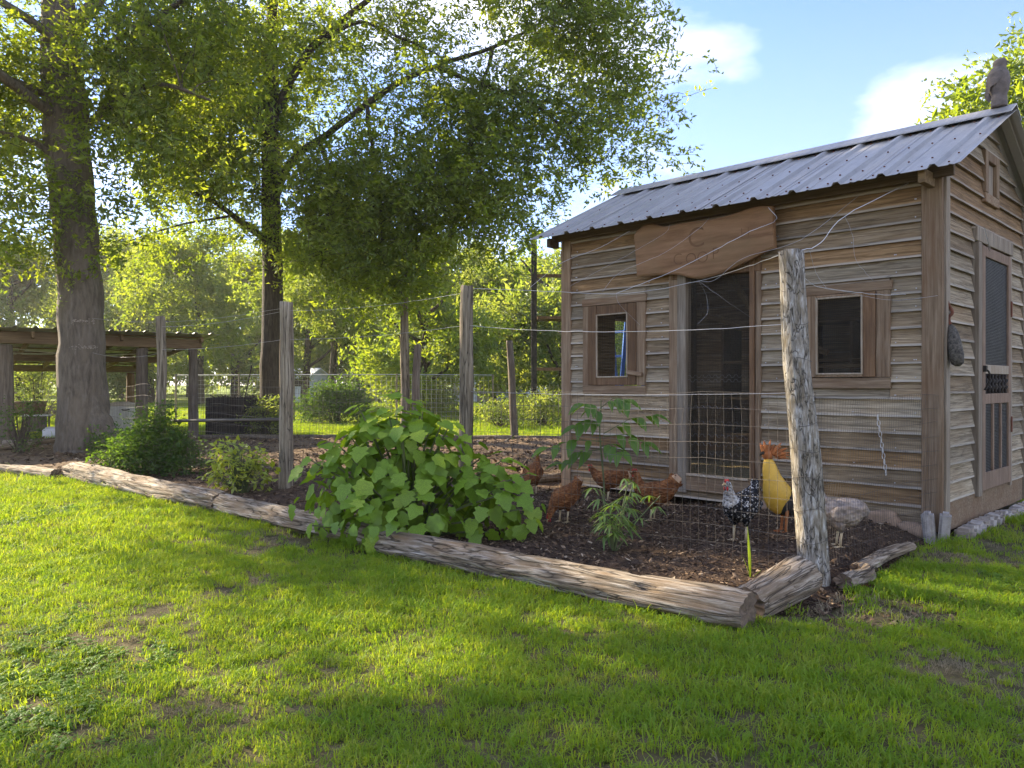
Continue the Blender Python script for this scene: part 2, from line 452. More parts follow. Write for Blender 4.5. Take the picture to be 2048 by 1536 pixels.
def soil_mat():
    m, nt = new_mat('mulch_soil')
    tc = nd(nt, 'ShaderNodeTexCoord')
    v = tc.outputs['Object']
    n1 = nd(nt, 'ShaderNodeTexNoise', {'Vector': v, 'Scale': 26.0, 'Detail': 8.0, 'Roughness': 0.75})
    n2 = nd(nt, 'ShaderNodeTexNoise', {'Vector': v, 'Scale': 1.3, 'Detail': 5.0})
    a = ramp(nt, n1.outputs['Fac'], [(0.3,(0.03,0.02,0.014)),(0.5,(0.085,0.055,0.036)),(0.62,(0.15,0.10,0.065)),(0.75,(0.27,0.20,0.13))])
    b = ramp(nt, n1.outputs['Fac'], [(0.3,(0.07,0.045,0.028)),(0.5,(0.17,0.115,0.07)),(0.7,(0.30,0.22,0.14))])
    sep = nd(nt, 'ShaderNodeSeparateXYZ', {0: v})
    far = nd(nt, 'ShaderNodeMapRange', {'Value': sep.outputs['Y'], 'From Min': 7.0, 'From Max': 11.0})
    col = mix(nt, far.outputs[0], a, b)
    col = mix(nt, ramp(nt, n2.outputs['Fac'], [(0.5,(0,0,0)),(0.7,(0.5,)*3)]), col, (0.035,0.025,0.02))
    finish(nt, col, 0.95, n1.outputs['Fac'], 1.0, 0.03, 0.1)
    return m
M['soil'] = soil_mat()

# ------------------------------------------------------------------ scattering (geometry nodes)
def scatter_group():
    ng = bpy.data.node_groups.new('scatter', 'GeometryNodeTree')
    ng.interface.new_socket('Geometry', in_out='INPUT', socket_type='NodeSocketGeometry')
    ng.interface.new_socket('Source', in_out='INPUT', socket_type='NodeSocketCollection')
    ng.interface.new_socket('Geometry', in_out='OUTPUT', socket_type='NodeSocketGeometry')
    gi = ng.nodes.new('NodeGroupInput'); go = ng.nodes.new('NodeGroupOutput')
    ci = ng.nodes.new('GeometryNodeCollectionInfo')
    ci.inputs['Separate Children'].default_value = True
    ci.inputs['Reset Children'].default_value = True
    ip = ng.nodes.new('GeometryNodeInstanceOnPoints')
    ip.inputs['Pick Instance'].default_value = True
    def attr(nm, ty):
        a = ng.nodes.new('GeometryNodeInputNamedAttribute'); a.data_type = ty
        a.inputs['Name'].default_value = nm
        return a.outputs[0]
    e2r = ng.nodes.new('FunctionNodeEulerToRotation')
    L = ng.links.new
    L(gi.outputs['Source'], ci.inputs['Collection'])
    L(gi.outputs['Geometry'], ip.inputs['Points'])
    L(ci.outputs[0], ip.inputs['Instance'])
    L(attr('pick', 'INT'), ip.inputs['Instance Index'])
    L(attr('rot', 'FLOAT_VECTOR'), e2r.inputs[0])
    L(e2r.outputs[0], ip.inputs['Rotation'])
    L(attr('scl', 'FLOAT'), ip.inputs['Scale'])
    L(ip.outputs[0], go.inputs[0])
    return ng
SCATTER = scatter_group()

def source(name, meshes):
    c = bpy.data.collections.new(name)
    for i, me in enumerate(meshes):
        o = bpy.data.objects.new(name + '_%02d' % i, me)
        c.objects.link(o)
    return c, len(meshes)

def scatter_mesh(name, pts, rots, scl, n_src):
    me = bpy.data.meshes.new(name)
    pts = np.asarray(pts, dtype=np.float32); n = len(pts)
    me.vertices.add(n)
    me.vertices.foreach_set('co', pts.ravel())
    a = me.attributes.new('rot', 'FLOAT_VECTOR', 'POINT'); a.data.foreach_set('vector', np.asarray(rots, dtype=np.float32).ravel())
    a = me.attributes.new('scl', 'FLOAT', 'POINT'); a.data.foreach_set('value', np.asarray(scl, dtype=np.float32))
    a = me.attributes.new('pick', 'INT', 'POINT'); a.data.foreach_set('value', rng.integers(0, n_src, n).astype(np.int32))
    me.update()
    return me

def scatter(name, me, src, parent=None, kind='stuff'):
    o = link(name, me, parent)
    md = o.modifiers.new('scatter', 'NODES'); md.node_group = SCATTER
    for it in SCATTER.interface.items_tree:
        if it.name == 'Source': md[it.identifier] = src
    if kind: o['kind'] = kind
    return o
# ------------------------------------------------------------------ layout
SHX, SHY = 3.166, 5.77            # the shed's near front corner
def SL(x, y, z=0.0):              # shed coordinates -> world
    k = math.sqrt(0.5)
    return Vector((SHX + k*(x + y), SHY + k*(-x + y), z))

def gz(x, y):
    return 0.035*nz(x*0.45, y*0.45, 3.1) + 0.015*nz(x*1.7, y*1.7, 9.2)

PEN = [(1.28,3.80),(0.3,4.50),(-0.8,5.32),(-2.66,7.02),(-5.4,9.5),(-6.7,10.35),(-9.5,11.9),(-13.5,13.6),(-13.0,15.4),(-7.0,16.05),(1.4,15.75),
       tuple(SL(-3.66,2.4)[:2]), tuple(SL(0,2.45)[:2]), tuple(SL(0.05,0)[:2]), (2.72,5.25), (1.95,4.35)]
def in_poly(x, y, poly):
    x = np.asarray(x); y = np.asarray(y)
    c = np.zeros(x.shape, bool)
    n = len(poly)
    for i in range(n):
        x1,y1 = poly[i]; x2,y2 = poly[(i+1)%n]
        hit = ((y1 > y) != (y2 > y)) & (x < (x2-x1)*(y-y1)/((y2-y1) if y2 != y1 else 1e-9) + x1)
        c ^= hit
    return c
def poly_dist(x, y, poly):
    d = 1e9
    p = Vector((x,y))
    for i in range(len(poly)):
        a = Vector(poly[i]); b = Vector(poly[(i+1)%len(poly)])
        t = max(0, min(1, (p-a).dot(b-a)/max(1e-9,(b-a).length_squared)))
        d = min(d, (p-(a+(b-a)*t)).length)
    return d

# ground: one sheet, fine near the camera and coarse to the horizon
def make_ground():
    def axis(lo, hi, fine_lo, fine_hi, step):
        a = list(np.arange(fine_lo, fine_hi + 1e-6, step))
        s = step; p = fine_lo
        while p > lo: s *= 1.35; p -= s; a.insert(0, p)
        s = step; p = fine_hi
        while p < hi: s *= 1.35; p += s; a.append(p)
        return a
    xs = axis(-420, 420, -9, 9, 0.22); ys = axis(-60, 520, -1, 17, 0.22)
    vs = []
    for y in ys:
        for x in xs:
            z = gz(x, y)
            if -14 < x < 4 and 3 < y < 17 and bool(in_poly(x, y, PEN)): z -= 0.08
            vs.append((x, y, z))
    nx = len(xs)
    fs = [(j*nx+i, j*nx+i+1, (j+1)*nx+i+1, (j+1)*nx+i) for j in range(len(ys)-1) for i in range(nx-1)]
    mb = MB(); mb.add(vs, fs)
    tag(mb.build('ground', M['ground'], smooth=True), kind='structure')
make_ground()

def soil_z(x, y):
    e = min(1.0, poly_dist(x, y, PEN)/0.35)
    r = 0.05*nz(x*1.1, y*1.1, 5) + 0.022*nz(x*4.3, y*4.3, 2) + 0.012*nz(x*11, y*11, 7)
    return gz(x, y) - 0.05*(1-e) + (0.035 + r*0.9 + 0.02)*e
def make_soil():
    step = 0.115
    xs = np.arange(-13.6, 5.2, step); ys = np.arange(3.6, 16.2, step)
    gx, gy = np.meshgrid(xs, ys)
    inside = in_poly(gx, gy, PEN)
    keep = inside.copy()
    keep[1:,:] |= inside[:-1,:]; keep[:-1,:] |= inside[1:,:]; keep[:,1:] |= inside[:,:-1]; keep[:,:-1] |= inside[:,1:]
    idx = {}; vs = []; fs = []
    for j in range(gx.shape[0]):
        for i in range(gx.shape[1]):
            if keep[j,i]:
                idx[(j,i)] = len(vs); x=float(gx[j,i]); y=float(gy[j,i])
                vs.append((x, y, soil_z(x,y) if inside[j,i] else gz(x,y)-0.06))
    for j in range(gx.shape[0]-1):
        for i in range(gx.shape[1]-1):
            q = [(j,i),(j,i+1),(j+1,i+1),(j+1,i)]
            if all(k in idx for k in q): fs.append(tuple(idx[k] for k in q))
    mb = MB(); mb.add(vs, fs)
    tag(mb.build('mulched_ground', M['soil'], smooth=True), kind='structure')
make_soil()

# ------------------------------------------------------------------ the wooden coop
coop = thing('chicken_coop', 'weathered clapboard chicken coop with metal gable roof, board sign over the doorway', 'shed', (SHX, SHY, 0), R(-45))
WL, WD = 3.66, 2.44
RIDGE_Y, RIDGE_Z, SLOPE = 1.22, 3.42, 0.48
def roof_z(y): return RIDGE_Z - SLOPE*abs(y - RIDGE_Y)

_board_cache = {}
def board_mesh(L, h, tl, tr, seed, mat):
    """clapboard, centred on x, outward is -y, bottom at z=0; tl/tr shift the top corners inwards"""
    n = max(2, int(L/0.28)+1)
    mb = MB(); vs = []
    rnd = random.Random(seed)
    for i in range(n):
        t = i/(n-1)
        xb = -L/2 + L*t
        xt = (-L/2 + tl) + (L - tl - tr)*t
        wob = (rnd.random()-0.5)*0.0045; wd = (rnd.random()-0.5)*0.004
        vs += [(xb,0.0,0.004+wob),(xb,-0.039+wd,wob),(xb,-0.038+wd,0.010+wob),(xt,-0.006,h+0.02),(xt,0.0,h+0.02)]
    fs = []
    for i in range(n-1):
        a=i*5; b=a+5
        for k in range(5):
            k2=(k+1)%5
            fs.append((a+k,a+k2,b+k2,b+k))
    fs.append((4,3,2,1,0)); e=(n-1)*5
    fs.append((e,e+1,e+2,e+3,e+4))
    mb.add(vs, fs)
    return mb.mesh('siding_board', mat)

def clad(length, z0, z1, openings, place, pick_mat, gable=False, exposure=0.134):
    """rows of boards along a wall of the given length; openings = (a0,a1,z0,z1) in wall units"""
    z = z0; row = 0
    while z < z1 - 0.02:
        h = min(exposure*(1 + 0.06*nz(row*3.3, length)), z1 - z)
        lo, hi, tlo, thi = 0.0, length, 0.0, 0.0
        if gable:
            plate = roof_z(0) - 0.03
            if z + h > plate:
                if z > plate:
                    lo = (z-plate)/SLOPE; hi = length-lo
                top = (z+h+0.02-plate)/SLOPE
                tlo = thi = max(0, top-lo)
            if hi - lo < 0.12: break
        segs = [(lo, hi, z, h)]
        for (a0,a1,b0,b1) in openings:
            new = []
            for (s0,s1,sz,sh) in segs:
                if sz+sh <= b0+0.004 or sz >= b1-0.004 or s1 <= a0 or s0 >= a1:
                    new.append((s0,s1,sz,sh)); continue
                if s0 < a0: new.append((s0,a0,sz,sh))
                if s1 > a1: new.append((a1,s1,sz,sh))
                if sz < b0-0.01: new.append((max(s0,a0),min(s1,a1),sz,b0-sz-0.02))
                if sz+sh > b1+0.01: new.append((max(s0,a0),min(s1,a1),b1,sz+sh-b1))
            segs = new
        for (s0,s1,sz,sh) in segs:
            if s1-s0 < 0.03 or sh < 0.012: continue
            cuts = [s0,s1]
            if s1-s0 > 2.2 and row % 3 == 0: cuts = [s0, s0+(s1-s0)*(0.35+0.3*random.random()), s1]
            for c0,c1 in zip(cuts[:-1], cuts[1:]):
                tl = tlo if abs(c0-lo)<1e-6 else 0; tr = thi if abs(c1-hi)<1e-6 else 0
                if tl+tr > c1-c0-0.02: 
                    k=(c1-c0-0.02)/(tl+tr); tl*=k; tr*=k
                mat = pick_mat(sz, row)
                o = link('siding_board', board_mesh(c1-c0-0.004, sh, tl, tr, hash((row,round(c0*100))) & 0xffff, mat), coop)
                place(o, (c0+c1)/2, sz, 0.004*(random.random()-0.5))
        z += h; row += 1

def front_pick(z, row):
    if z > 2.05: return M['siding'] if row % 3 else M['siding_brown']
    if z < 0.62: return M['siding_brown'] if row % 2 else M['siding']
    return random.choice([M['siding'], M['siding'], M['siding_grey']])
def end_pick(z, row):
    if z > 2.35: return random.choice([M['siding'], M['siding_brown'], M['siding_grey']])
    return random.choice([M['siding_grey'], M['siding_grey'], M['siding']])

# openings in wall units measured from the left end as seen from outside
FD = (WL-2.29, WL-1.42, 0.17, 2.20)      # doorway with its posts
FW1 = (WL-3.375, WL-2.615, 1.065, 2.015)  # left window
FW2 = (WL-1.02, WL-0.345, 1.13, 1.935)    # right window
clad(WL, 0.09, roof_z(0)-0.03, [FD, FW1, FW2],
     lambda o,a,z,t: (setattr(o,'location',(a-WL,0,z)), setattr(o,'rotation_euler',(0,t*0.6,0))), front_pick)
ED = (0.74, 1.83, 0.27, 2.40)
EW = (1.04, 1.44, 2.70, 3.07)
clad(WD, 0.27, 3.40, [ED, EW], lambda o,a,z,t: (setattr(o,'location',(0,a,z)), setattr(o,'rotation_euler',(0,0,R(90)))), end_pick, gable=True)
clad(WL, 0.09, roof_z(0)-0.03, [], lambda o,a,z,t: (setattr(o,'location',(-a,WD,z)), setattr(o,'rotation_euler',(0,0,R(180)))), front_pick, exposure=0.2)
LW = (WD-1.75, WD-0.86, 0.35, 1.88)
clad(WD, 0.09, 3.40, [LW], lambda o,a,z,t: (setattr(o,'location',(-WL,WD-a,z)), setattr(o,'rotation_euler',(0,0,R(-90)))), end_pick, gable=True, exposure=0.2)

def bar(name, x0,x1,y0,y1,z0,z1, mat, parent=coop, jit=0.0, bevel=0.004):
    """a sawn member: centred mesh with slightly uneven faces"""
    cx,cy,cz=(x0+x1)/2,(y0+y1)/2,(z0+z1)/2
    dims = [x1-x0, y1-y0, z1-z0]
    ax = dims.index(max(dims)); n = max(2, min(7, int(dims[ax]/0.3)+1))
    mb = MB(); vs=[]; fs=[]
    o1,o2 = [k for k in range(3) if k!=ax]
    for i in range(n):
        t=-0.5+i/(n-1)
        j1=(random.random()-0.5)*jit; j2=(random.random()-0.5)*jit
        for (a,b) in ((-.5,-.5),(.5,-.5),(.5,.5),(-.5,.5)):
            p=[0,0,0]; p[ax]=t*dims[ax]; p[o1]=a*dims[o1]+j1; p[o2]=b*dims[o2]+j2
            vs.append(tuple(p))
    for i in range(n-1):
        for k in range(4):
            k2=(k+1)%4; fs.append((i*4+k,i*4+k2,(i+1)*4+k2,(i+1)*4+k))
    fs.append((0,3,2,1)); e=(n-1)*4; fs.append((e,e+1,e+2,e+3))
    mb.add(vs,fs)
    me = mb.mesh(name, mat)
    if bevel:
        bm=bmesh.new(); bm.from_mesh(me)
        bmesh.ops.recalc_face_normals(bm, faces=bm.faces)
        ed=[e_ for e_ in bm.edges if e_.calc_face_angle(0)>0.6]
        bmesh.ops.bevel(bm, geom=ed, offset=min(bevel, min(dims)*0.3), segments=1, affect='EDGES')
        bm.to_mesh(me); bm.free()
    return link(name, me, parent, (cx,cy,cz))

# corner boards
bar('corner_board', -0.115,0.028, -0.046,-0.003, 0.06,2.79, M['trim'], jit=0.004)
bar('corner_board', 0.003,0.046, -0.002,0.085, 0.04,2.78, M['trim_grey'], jit=0.004)
bar('corner_board', -WL-0.03,-WL+0.10, -0.046,-0.003, 0.04,2.78, M['trim'], jit=0.004)
bar('corner_board', 0.003,0.046, WD-0.09,WD+0.03, 0.06,2.78, M['trim_grey'], jit=0.004)
bar('corner_board', -WL-0.034,-WL-0.003, -0.002,0.09, 0.04,2.78, M['trim_grey'], jit=0.004)
# skirt boards
bar('skirt_board', 0.003,0.032, 0.09,WD-0.095, 0.055,0.268, M['trim_h'], jit=0.004)

mb = MB()     # nail heads along the boards
for k in range(120):
    x = -random.choice((0.16,0.30,1.08,1.36,2.42,2.56,3.48,1.25,0.62)) + random.uniform(-0.01,0.01); z = 0.115 + 0.134*random.randint(0,19)
    if (-1.03 < x < -0.33 and 1.05 < z < 2.0): continue
    mb.tube([(x,-0.032,z+0.012),(x,-0.0405,z+0.012)],0.0045,6)
o = mb.build('nail_heads', M['wire'], coop); o['kind'] = 'stuff'
# framing posts and plates inside
for (x,y) in ((-0.06,0.06),(-WL+0.06,0.06),(-0.06,WD-0.06),(-WL+0.06,WD-0.06),(-1.37,0.07),(-2.35,0.07),(-1.2,WD-0.06),(-2.4,WD-0.06)):
    bar('stud', x-0.045,x+0.045, y-0.045,y+0.045, 0.1,2.76, M['dark_in'], bevel=0)
bar('wall_plate', -WL+0.01,-0.01, 0.02,0.11, 2.70,2.79, M['dark_in'], bevel=0)
bar('wall_plate', -WL+0.01,-0.01, WD-0.11,WD-0.02, 2.70,2.79, M['dark_in'], bevel=0)

# rafters and eave
for i in range(7):
    x = -WL + 0.05 + i*(WL-0.10)/6
    for s in (-1, 1):
        mb = MB()
        y_e = RIDGE_Y + s*(1.22-0.02)
        za = roof_z(RIDGE_Y)-0.035; ze = roof_z(y_e)-0.035
        mb.add([(x-0.02,RIDGE_Y,za-0.10),(x+0.02,RIDGE_Y,za-0.10),(x+0.02,RIDGE_Y,za),(x-0.02,RIDGE_Y,za),
                (x-0.02,y_e,ze-0.10),(x+0.02,y_e,ze-0.10),(x+0.02,y_e,ze),(x-0.02,y_e,ze)],
               [(0,1,2,3),(7,6,5,4),(0,4,5,1),(1,5,6,2),(2,6,7,3),(3,7,4,0)])
        mb.build('rafter', M['beam'] if i == 6 else M['dark_in'], coop)
bar('eave_board', -WL-0.12,0.12, -0.10,-0.07, 2.66,2.75, M['dark_in'], jit=0.004)  # shade under the eave put into the dark colour of this board
bar('rafter_tail', -0.07,-0.02, -0.27,-0.03, 2.60,2.70, M['beam'], jit=0.004)
bar('rafter_tail', -WL-0.10,-WL-0.05, -0.20,-0.05, 2.60,2.69, M['dark_in'], jit=0.004)

# metal roof: six overlapping panels a side
OV = 0.215
def roof_panel(x0, w, s):
    prof = []
    ribs = (0.25, 0.75)
    def hgt(x):
        t = x/w
        for r_ in ribs:
            d = abs(t-r_)*w
            if d < 0.016: return 0.026
            if d < 0.036: return 0.026*(0.036-d)/0.02
        for r_ in (0.0,0.08,0.42,0.58,0.92,1.0):
            d = abs(t-r_)*w
            if d < 0.012: return 0.007
        return 0.0
    xs = sorted(set([0,w] + [max(0,min(w, r_*w+d)) for r_ in ribs for d in (-0.036,-0.016,0.016,0.036)] +
                    [max(0,min(w,r_*w+d)) for r_ in (0.08,0.42,0.58,0.92) for d in (-0.02,-0.012,0.012,0.02)]))
    mb = MB()
    cs = 1/math.sqrt(1+SLOPE*SLOPE); nzv = cs; nyv = s*SLOPE*cs
    stations = np.linspace(0.0, 1.0, 4)
    def pt(x, t, off):
        d = 1.22 + 0.335
        y = RIDGE_Y + s*d*t
        z = RIDGE_Z - SLOPE*d*t
        o = hgt(x)+off
        return (x0+x, y + nyv*o, z + nzv*o)
    nx=len(xs); vs=[]
    for off in (0.0,-0.003):
        for t in stations:
            for x in xs: vs.append(pt(x,t,off+0.002*(1 if int(round(x0*10))%2 else 0)))
    nt_=len(stations); fs=[]; mi=[]
    K=nx*nt_
    for j in range(nt_-1):
        for i in range(nx-1):
            a=j*nx+i
            q=(a,a+1,a+nx+1,a+nx); q2=(K+a+nx,K+a+nx+1,K+a+1,K+a)
            if s<0: q=q[::-1]; q2=q2[::-1]
            fs+= [q[::-1],q2[::-1]]; mi+=[0,1]
    def side(a,b): 
        fs.append((a,b,K+b,K+a)); mi.append(0)
    for i in range(nx-1): side(i,i+1); side((nt_-1)*nx+i+1,(nt_-1)*nx+i)
    for j in range(nt_-1): side((j+1)*nx,j*nx); side(j*nx+nx-1,(j+1)*nx+nx-1)
    mb.add(vs,fs); mb.m=mi
    return mb.build('roof_panel', [M['roof'],M['roof_under']], coop)
PW = (WL+2*OV)/6
for s in (-1,1):
    for i in range(6):
        roof_panel(-WL-OV+i*PW - 0.01, PW+0.02, s)
mb = MB()
for s in (-1,1):
    y1=RIDGE_Y+s*0.17; 
    a=[(-WL-OV-0.01,RIDGE_Y,RIDGE_Z+0.062),(OV+0.012,RIDGE_Y,RIDGE_Z+0.062),(OV+0.012,y1,roof_z(y1)+0.048),(-WL-OV-0.01,y1,roof_z(y1)+0.048)]
    b=[(p[0],p[1],p[2]-0.012) for p in a]
    mb.add(a+b,[(0,1,2,3),(7,6,5,4),(0,4,5,1),(1,5,6,2),(2,6,7,3),(3,7,4,0)])
mb.build('ridge_cap', M['roof'], coop)
mb = MB()
for i in range(6):
    for r_ in (0.12,0.38,0.62,0.88):
        for t in (0.1,0.45,0.8,0.95):
            y=RIDGE_Y-(1.555)*t; x=-WL-OV+i*PW+r_*PW
            z=roof_z(y)
            mb.box(x-0.006,x+0.006,y-0.006,y+0.006,z+0.002,z+0.010)
o=mb.build('roof_screws', M['rust'], coop); o['kind']='stuff'

# ---- hardware cloth and window frames on the front (outward is -y)
def grid_cloth(name, x0,x1,z0,z1,y,step,r,mat,parent,axis='x'):
    mb=MB()
    n=int((x1-x0)/step)
    for i in range(n+1):
        x=x0+(x1-x0)*i/n
        mb.box(x-r,x+r,y-r,y+r,z0,z1) if axis=='x' else mb.box(y-r,y+r,x-r,x+r,z0,z1)
    n=int((z1-z0)/step)
    for i in range(n+1):
        z=z0+(z1-z0)*i/n
        mb.box(x0,x1,y-r*2.2,y-r*1.1,z-r,z+r) if axis=='x' else mb.box(y+r*1.1,y+r*2.2,x0,x1,z-r,z+r)
    o=mb.build(name,mat,parent); o['kind']='stuff'
    return o

def window(ox0,ox1,oz0,oz1, ix0,ix1,iz0,iz1, inner_mat, cloth):
    w = bar('window', ox0,ox1,-0.047,-0.012,oz0,oz0+0.085, M['trim_h'], jit=0.004)     # sill board carries the frame
    c = Vector(w.location)
    def b(nm,x0,x1,z0,z1,m,y0=-0.047,y1=-0.012):
        o = bar(nm, x0,x1,y0,y1,z0,z1,m,parent=w,jit=0.004); o.location = Vector(o.location)-c; return o
    b('head_board', ox0-0.01,ox1+0.012, oz1-0.075,oz1, M['trim_h'], -0.052,-0.012)
    b('side_board', ox0,ox0+0.075, oz0+0.087,oz1-0.077, M['trim'])
    b('side_board', ox1-0.105,ox1, oz0+0.087,oz1-0.077, M['trim'])
    # sash
    a0,a1,b0,b1 = ox0+0.078, ox1-0.108, oz0+0.09, oz1-0.08
    b('sash_stile', a0,ix0, b0,b1, inner_mat,-0.058,-0.02)
    b('sash_stile', ix1,a1, b0,b1, inner_mat,-0.058,-0.02)
    b('sash_rail', ix0+0.002,ix1-0.002, b0,iz0, inner_mat,-0.056,-0.02)
    b('sash_rail', ix0+0.002,ix1-0.002, iz1,b1, inner_mat,-0.056,-0.02)
    e=0.014
    b('bead', ix0,ix0+e, iz0,iz1, M['pale_edge'],-0.066,-0.04)
    b('bead', ix1-e,ix1, iz0,iz1, M['pale_edge'],-0.066,-0.04)
    b('bead', ix0+e,ix1-e, iz1-e,iz1, M['pale_edge'],-0.064,-0.04)
    b('bead', ix0+e,ix1-e, iz0,iz0+e, M['pale_edge'],-0.064,-0.04)
    g = grid_cloth('wire_cloth', ix0,ix1,iz0,iz1,-0.032,cloth,0.0009,M['cloth'],w); g.location=-c
    return w, c
w1,c1 = window(-3.39,-2.60,1.05,2.03, -3.20,-2.805,1.215,1.86, M['rust_wood'], 0.03)
lt = bar('latch', -2.80,-2.62,-0.085,-0.06,1.235,1.275, M['trim_h'], parent=w1); lt.location=Vector(lt.location)-c1; lt.rotation_euler=(0,R(8),0)
w2,c2 = window(-1.03,-0.334,1.115,1.95, -0.91,-0.535,1.225,1.85, M['rust_wood'], 0.0155)
for ch_ in w2.children:
    if ch_.name.startswith('sash') and ch_.location.x < 0.12: ch_.data.materials[0] = M['trim']

# ---- front doorway
bar('door_post', -2.33,-2.235,-0.05,0.05,0.14,2.24, M['trim'], jit=0.006)
bar('door_post', -2.23,-2.135,-0.062,0.03,0.14,2.24, M['trim_grey'], jit=0.006)
bar('door_post', -1.50,-1.455,-0.062,0.03,0.20,2.24, M['rust_wood'], jit=0.006)
bar('door_post', -1.45,-1.40,-0.046,0.03,0.14,2.24, M['trim'], jit=0.006)
bar('door_header', -2.30,-1.40,-0.052,0.04,2.13,2.26, M['rust_wood'], jit=0.006)
bar('door_sill', -2.29,-1.40,-0.058,0.06,0.165,0.30, M['trim_h'], jit=0.004)
bar('door_sill_batten', -2.13,-1.51,-0.072,-0.035,0.302,0.322, M['pale_edge'], jit=0.004)
grid_cloth('wire_cloth', -2.135,-1.50,0.32,2.13,-0.02,0.0155,0.0009,M['cloth'],coop)
mb=MB()     # rows of hexagon netting hung over the doorway
for z in (0.52,0.6,0.68,0.80,0.94,1.18,1.22):
    pts=[]; x=-2.13
    k=0
    while x < -1.51:
        pts.append((x,-0.03,z+(0.011 if k%4 in (0,1) else -0.011))); x+= 0.022 if k%2==0 else 0.012; k+=1
    mb.wire(pts,0.0011)
o=mb.build('hexagon_netting', M['wire'], coop); o['kind']='stuff'

# ---- inside
mb=MB(); n=14
vs=[(-WL+0.03+(WL-0.06)*i/n, 0.05+(WD-0.1)*j/n, 0.20+0.05*nz(i*0.7,j*0.7)+ (0.12*(1-abs(j/n-0.25)*2) if j<n*0.6 else 0)) for j in range(n+1) for i in range(n+1)]
fs=[(j*(n+1)+i,j*(n+1)+i+1,(j+1)*(n+1)+i+1,(j+1)*(n+1)+i) for j in range(n) for i in range(n)]
mb.add(vs,fs); mb.build('straw_bedding', M['straw'], coop, smooth=True)
for k in range(4):
    bar('nest_shelf', -2.9,-0.5, WD-0.52,WD-0.08, 0.55+k*0.42,0.58+k*0.42, M['dark_in'], bevel=0)
for x in (-2.9,-2.4,-1.9,-1.4,-0.9,-0.5):
    bar('nest_divider', x-0.012,x+0.012, WD-0.52,WD-0.08, 0.58,1.80, M['dark_in'], bevel=0)
for k,(a,b) in enumerate((((-2.6,1.0,1.9),(-1.3,1.1,1.45)),((-2.2,0.8,2.3),(-1.5,0.8,1.2)),((-2.1,0.5,0.42),(-1.5,0.6,0.72)))):
    mb=MB(); mb.tube([a,b],0.035,5); mb.build('roost_pole', M['beam'], coop)
bar('shelf', -1.3,-0.2, 0.75,1.05, 1.30,1.33, M['beam'], bevel=0)
jug = thing('plastic_jug', 'pale plastic jug on a shelf inside the coop behind the netted window', 'jug', SL(-0.80,0.9,1.332))
mb=loft([(0,0.0),(0,0.03),(0,0.15),(0,0.2),(0,0.235),(0,0.25)],[0.06,0.068,0.068,0.05,0.022,0.02],[0.06,0.068,0.068,0.05,0.022,0.02],12)
mb.build('jug_body', M['offwhite'], jug, smooth=True)
mb=loft([(0,0.25),(0,0.275)],[0.024,0.024],[0.024,0.024],10); mb.build('cap', M['lid'], jug)

# ---- screen door on the gable wall (outward is +x)
bar('door_casing', 0.0,0.062, 0.775,0.875, 0.24,2.30, M['trim_grey'], jit=0.004)
bar('door_casing', 0.0,0.052, 1.80,1.86, 0.24,2.30, M['trim_grey'], jit=0.004)
bar('door_casing', 0.0,0.06, 0.755,1.87, 2.302,2.42, M['trim_grey'], jit=0.004)
sdoor = bar('screen_door', 0.03,0.062, 0.885,0.965, 0.275,2.285, M['door_wood'])
sc_ = Vector(sdoor.location)
def db(nm,y0,y1,z0,z1,m=M['door_wood'],x0=0.03,x1=0.06):
    o=bar(nm,x0,x1,y0,y1,z0,z1,m,parent=sdoor,bevel=0.003); o.location=Vector(o.location)-sc_; return o
db('stile',1.715,1.79,0.275,2.285)
db('rail',0.967,1.713,2.20,2.283)
db('rail',0.967,1.713,0.985,1.07)
db('rail',0.967,1.713,0.277,0.42)
db('rail',0.967,1.713,1.235,1.31,M['pale_edge'])
for y in (1.20,1.45): db('bar',y,y+0.035,0.422,0.983)
for i in range(7):
    y=1.02+i*0.105
    mb=MB(); mb.tube([(0.045,y,1.07),(0.045,y,1.10),(0.045,y,1.125),(0.045,y,1.15),(0.045,y,1.18),(0.045,y,1.205),(0.045,y,1.235)],[0.016,0.010,0.024,0.011,0.024,0.010,0.016],8)
    o=mb.build('spindle', M['steel_dark'], sdoor, smooth=True); o.location=-sc_
g=grid_cloth('screen', 0.967,1.713,1.31,2.20,0.040,0.0125,0.0022,M['screen'],sdoor,axis='y'); g.location=-sc_
g=grid_cloth('screen', 0.967,1.713,0.42,0.985,0.040,0.0125,0.0022,M['screen'],sdoor,axis='y'); g.location=-sc_
for z in (0.72,1.75): db('hinge',1.775,1.81,z,z+0.14,M['rust'],0.062,0.070)
mb=MB(); mb.tube(spline([(0.064,0.90,1.27),(0.10,0.90,1.25),(0.105,0.905,1.18),(0.07,0.90,1.10)],4),0.008,6); mb.box(0.062,0.085,0.885,0.925,1.25,1.30)
o=mb.build('handle', M['black'], sdoor); o.location=-sc_
mb=MB(); mb.wire(spline([(0.07,0.90,2.42),(0.085,0.92,2.33),(0.095,0.96,2.26),(0.08,0.985,2.25),(0.08,0.955,2.30)],4),0.004)
o=mb.build('hook', M['wire_bright'], sdoor); o.location=-sc_
# gable vent window
gw = bar('gable_window', 0.006,0.05, 1.03,1.45, 2.665,2.745, M['trim_h'])
gc=Vector(gw.location)
for a in ((1.03,1.115,2.747,3.10),(1.365,1.45,2.747,3.10),(1.117,1.363,3.02,3.10)):
    o=bar('frame_board',0.006,0.05,a[0],a[1],a[2],a[3],M['trim'],parent=gw); o.location=Vector(o.location)-gc
o=bar('shutter',0.0,0.02,1.117,1.363,2.747,3.018,M['trim_grey'],parent=gw); o.location=Vector(o.location)-gc

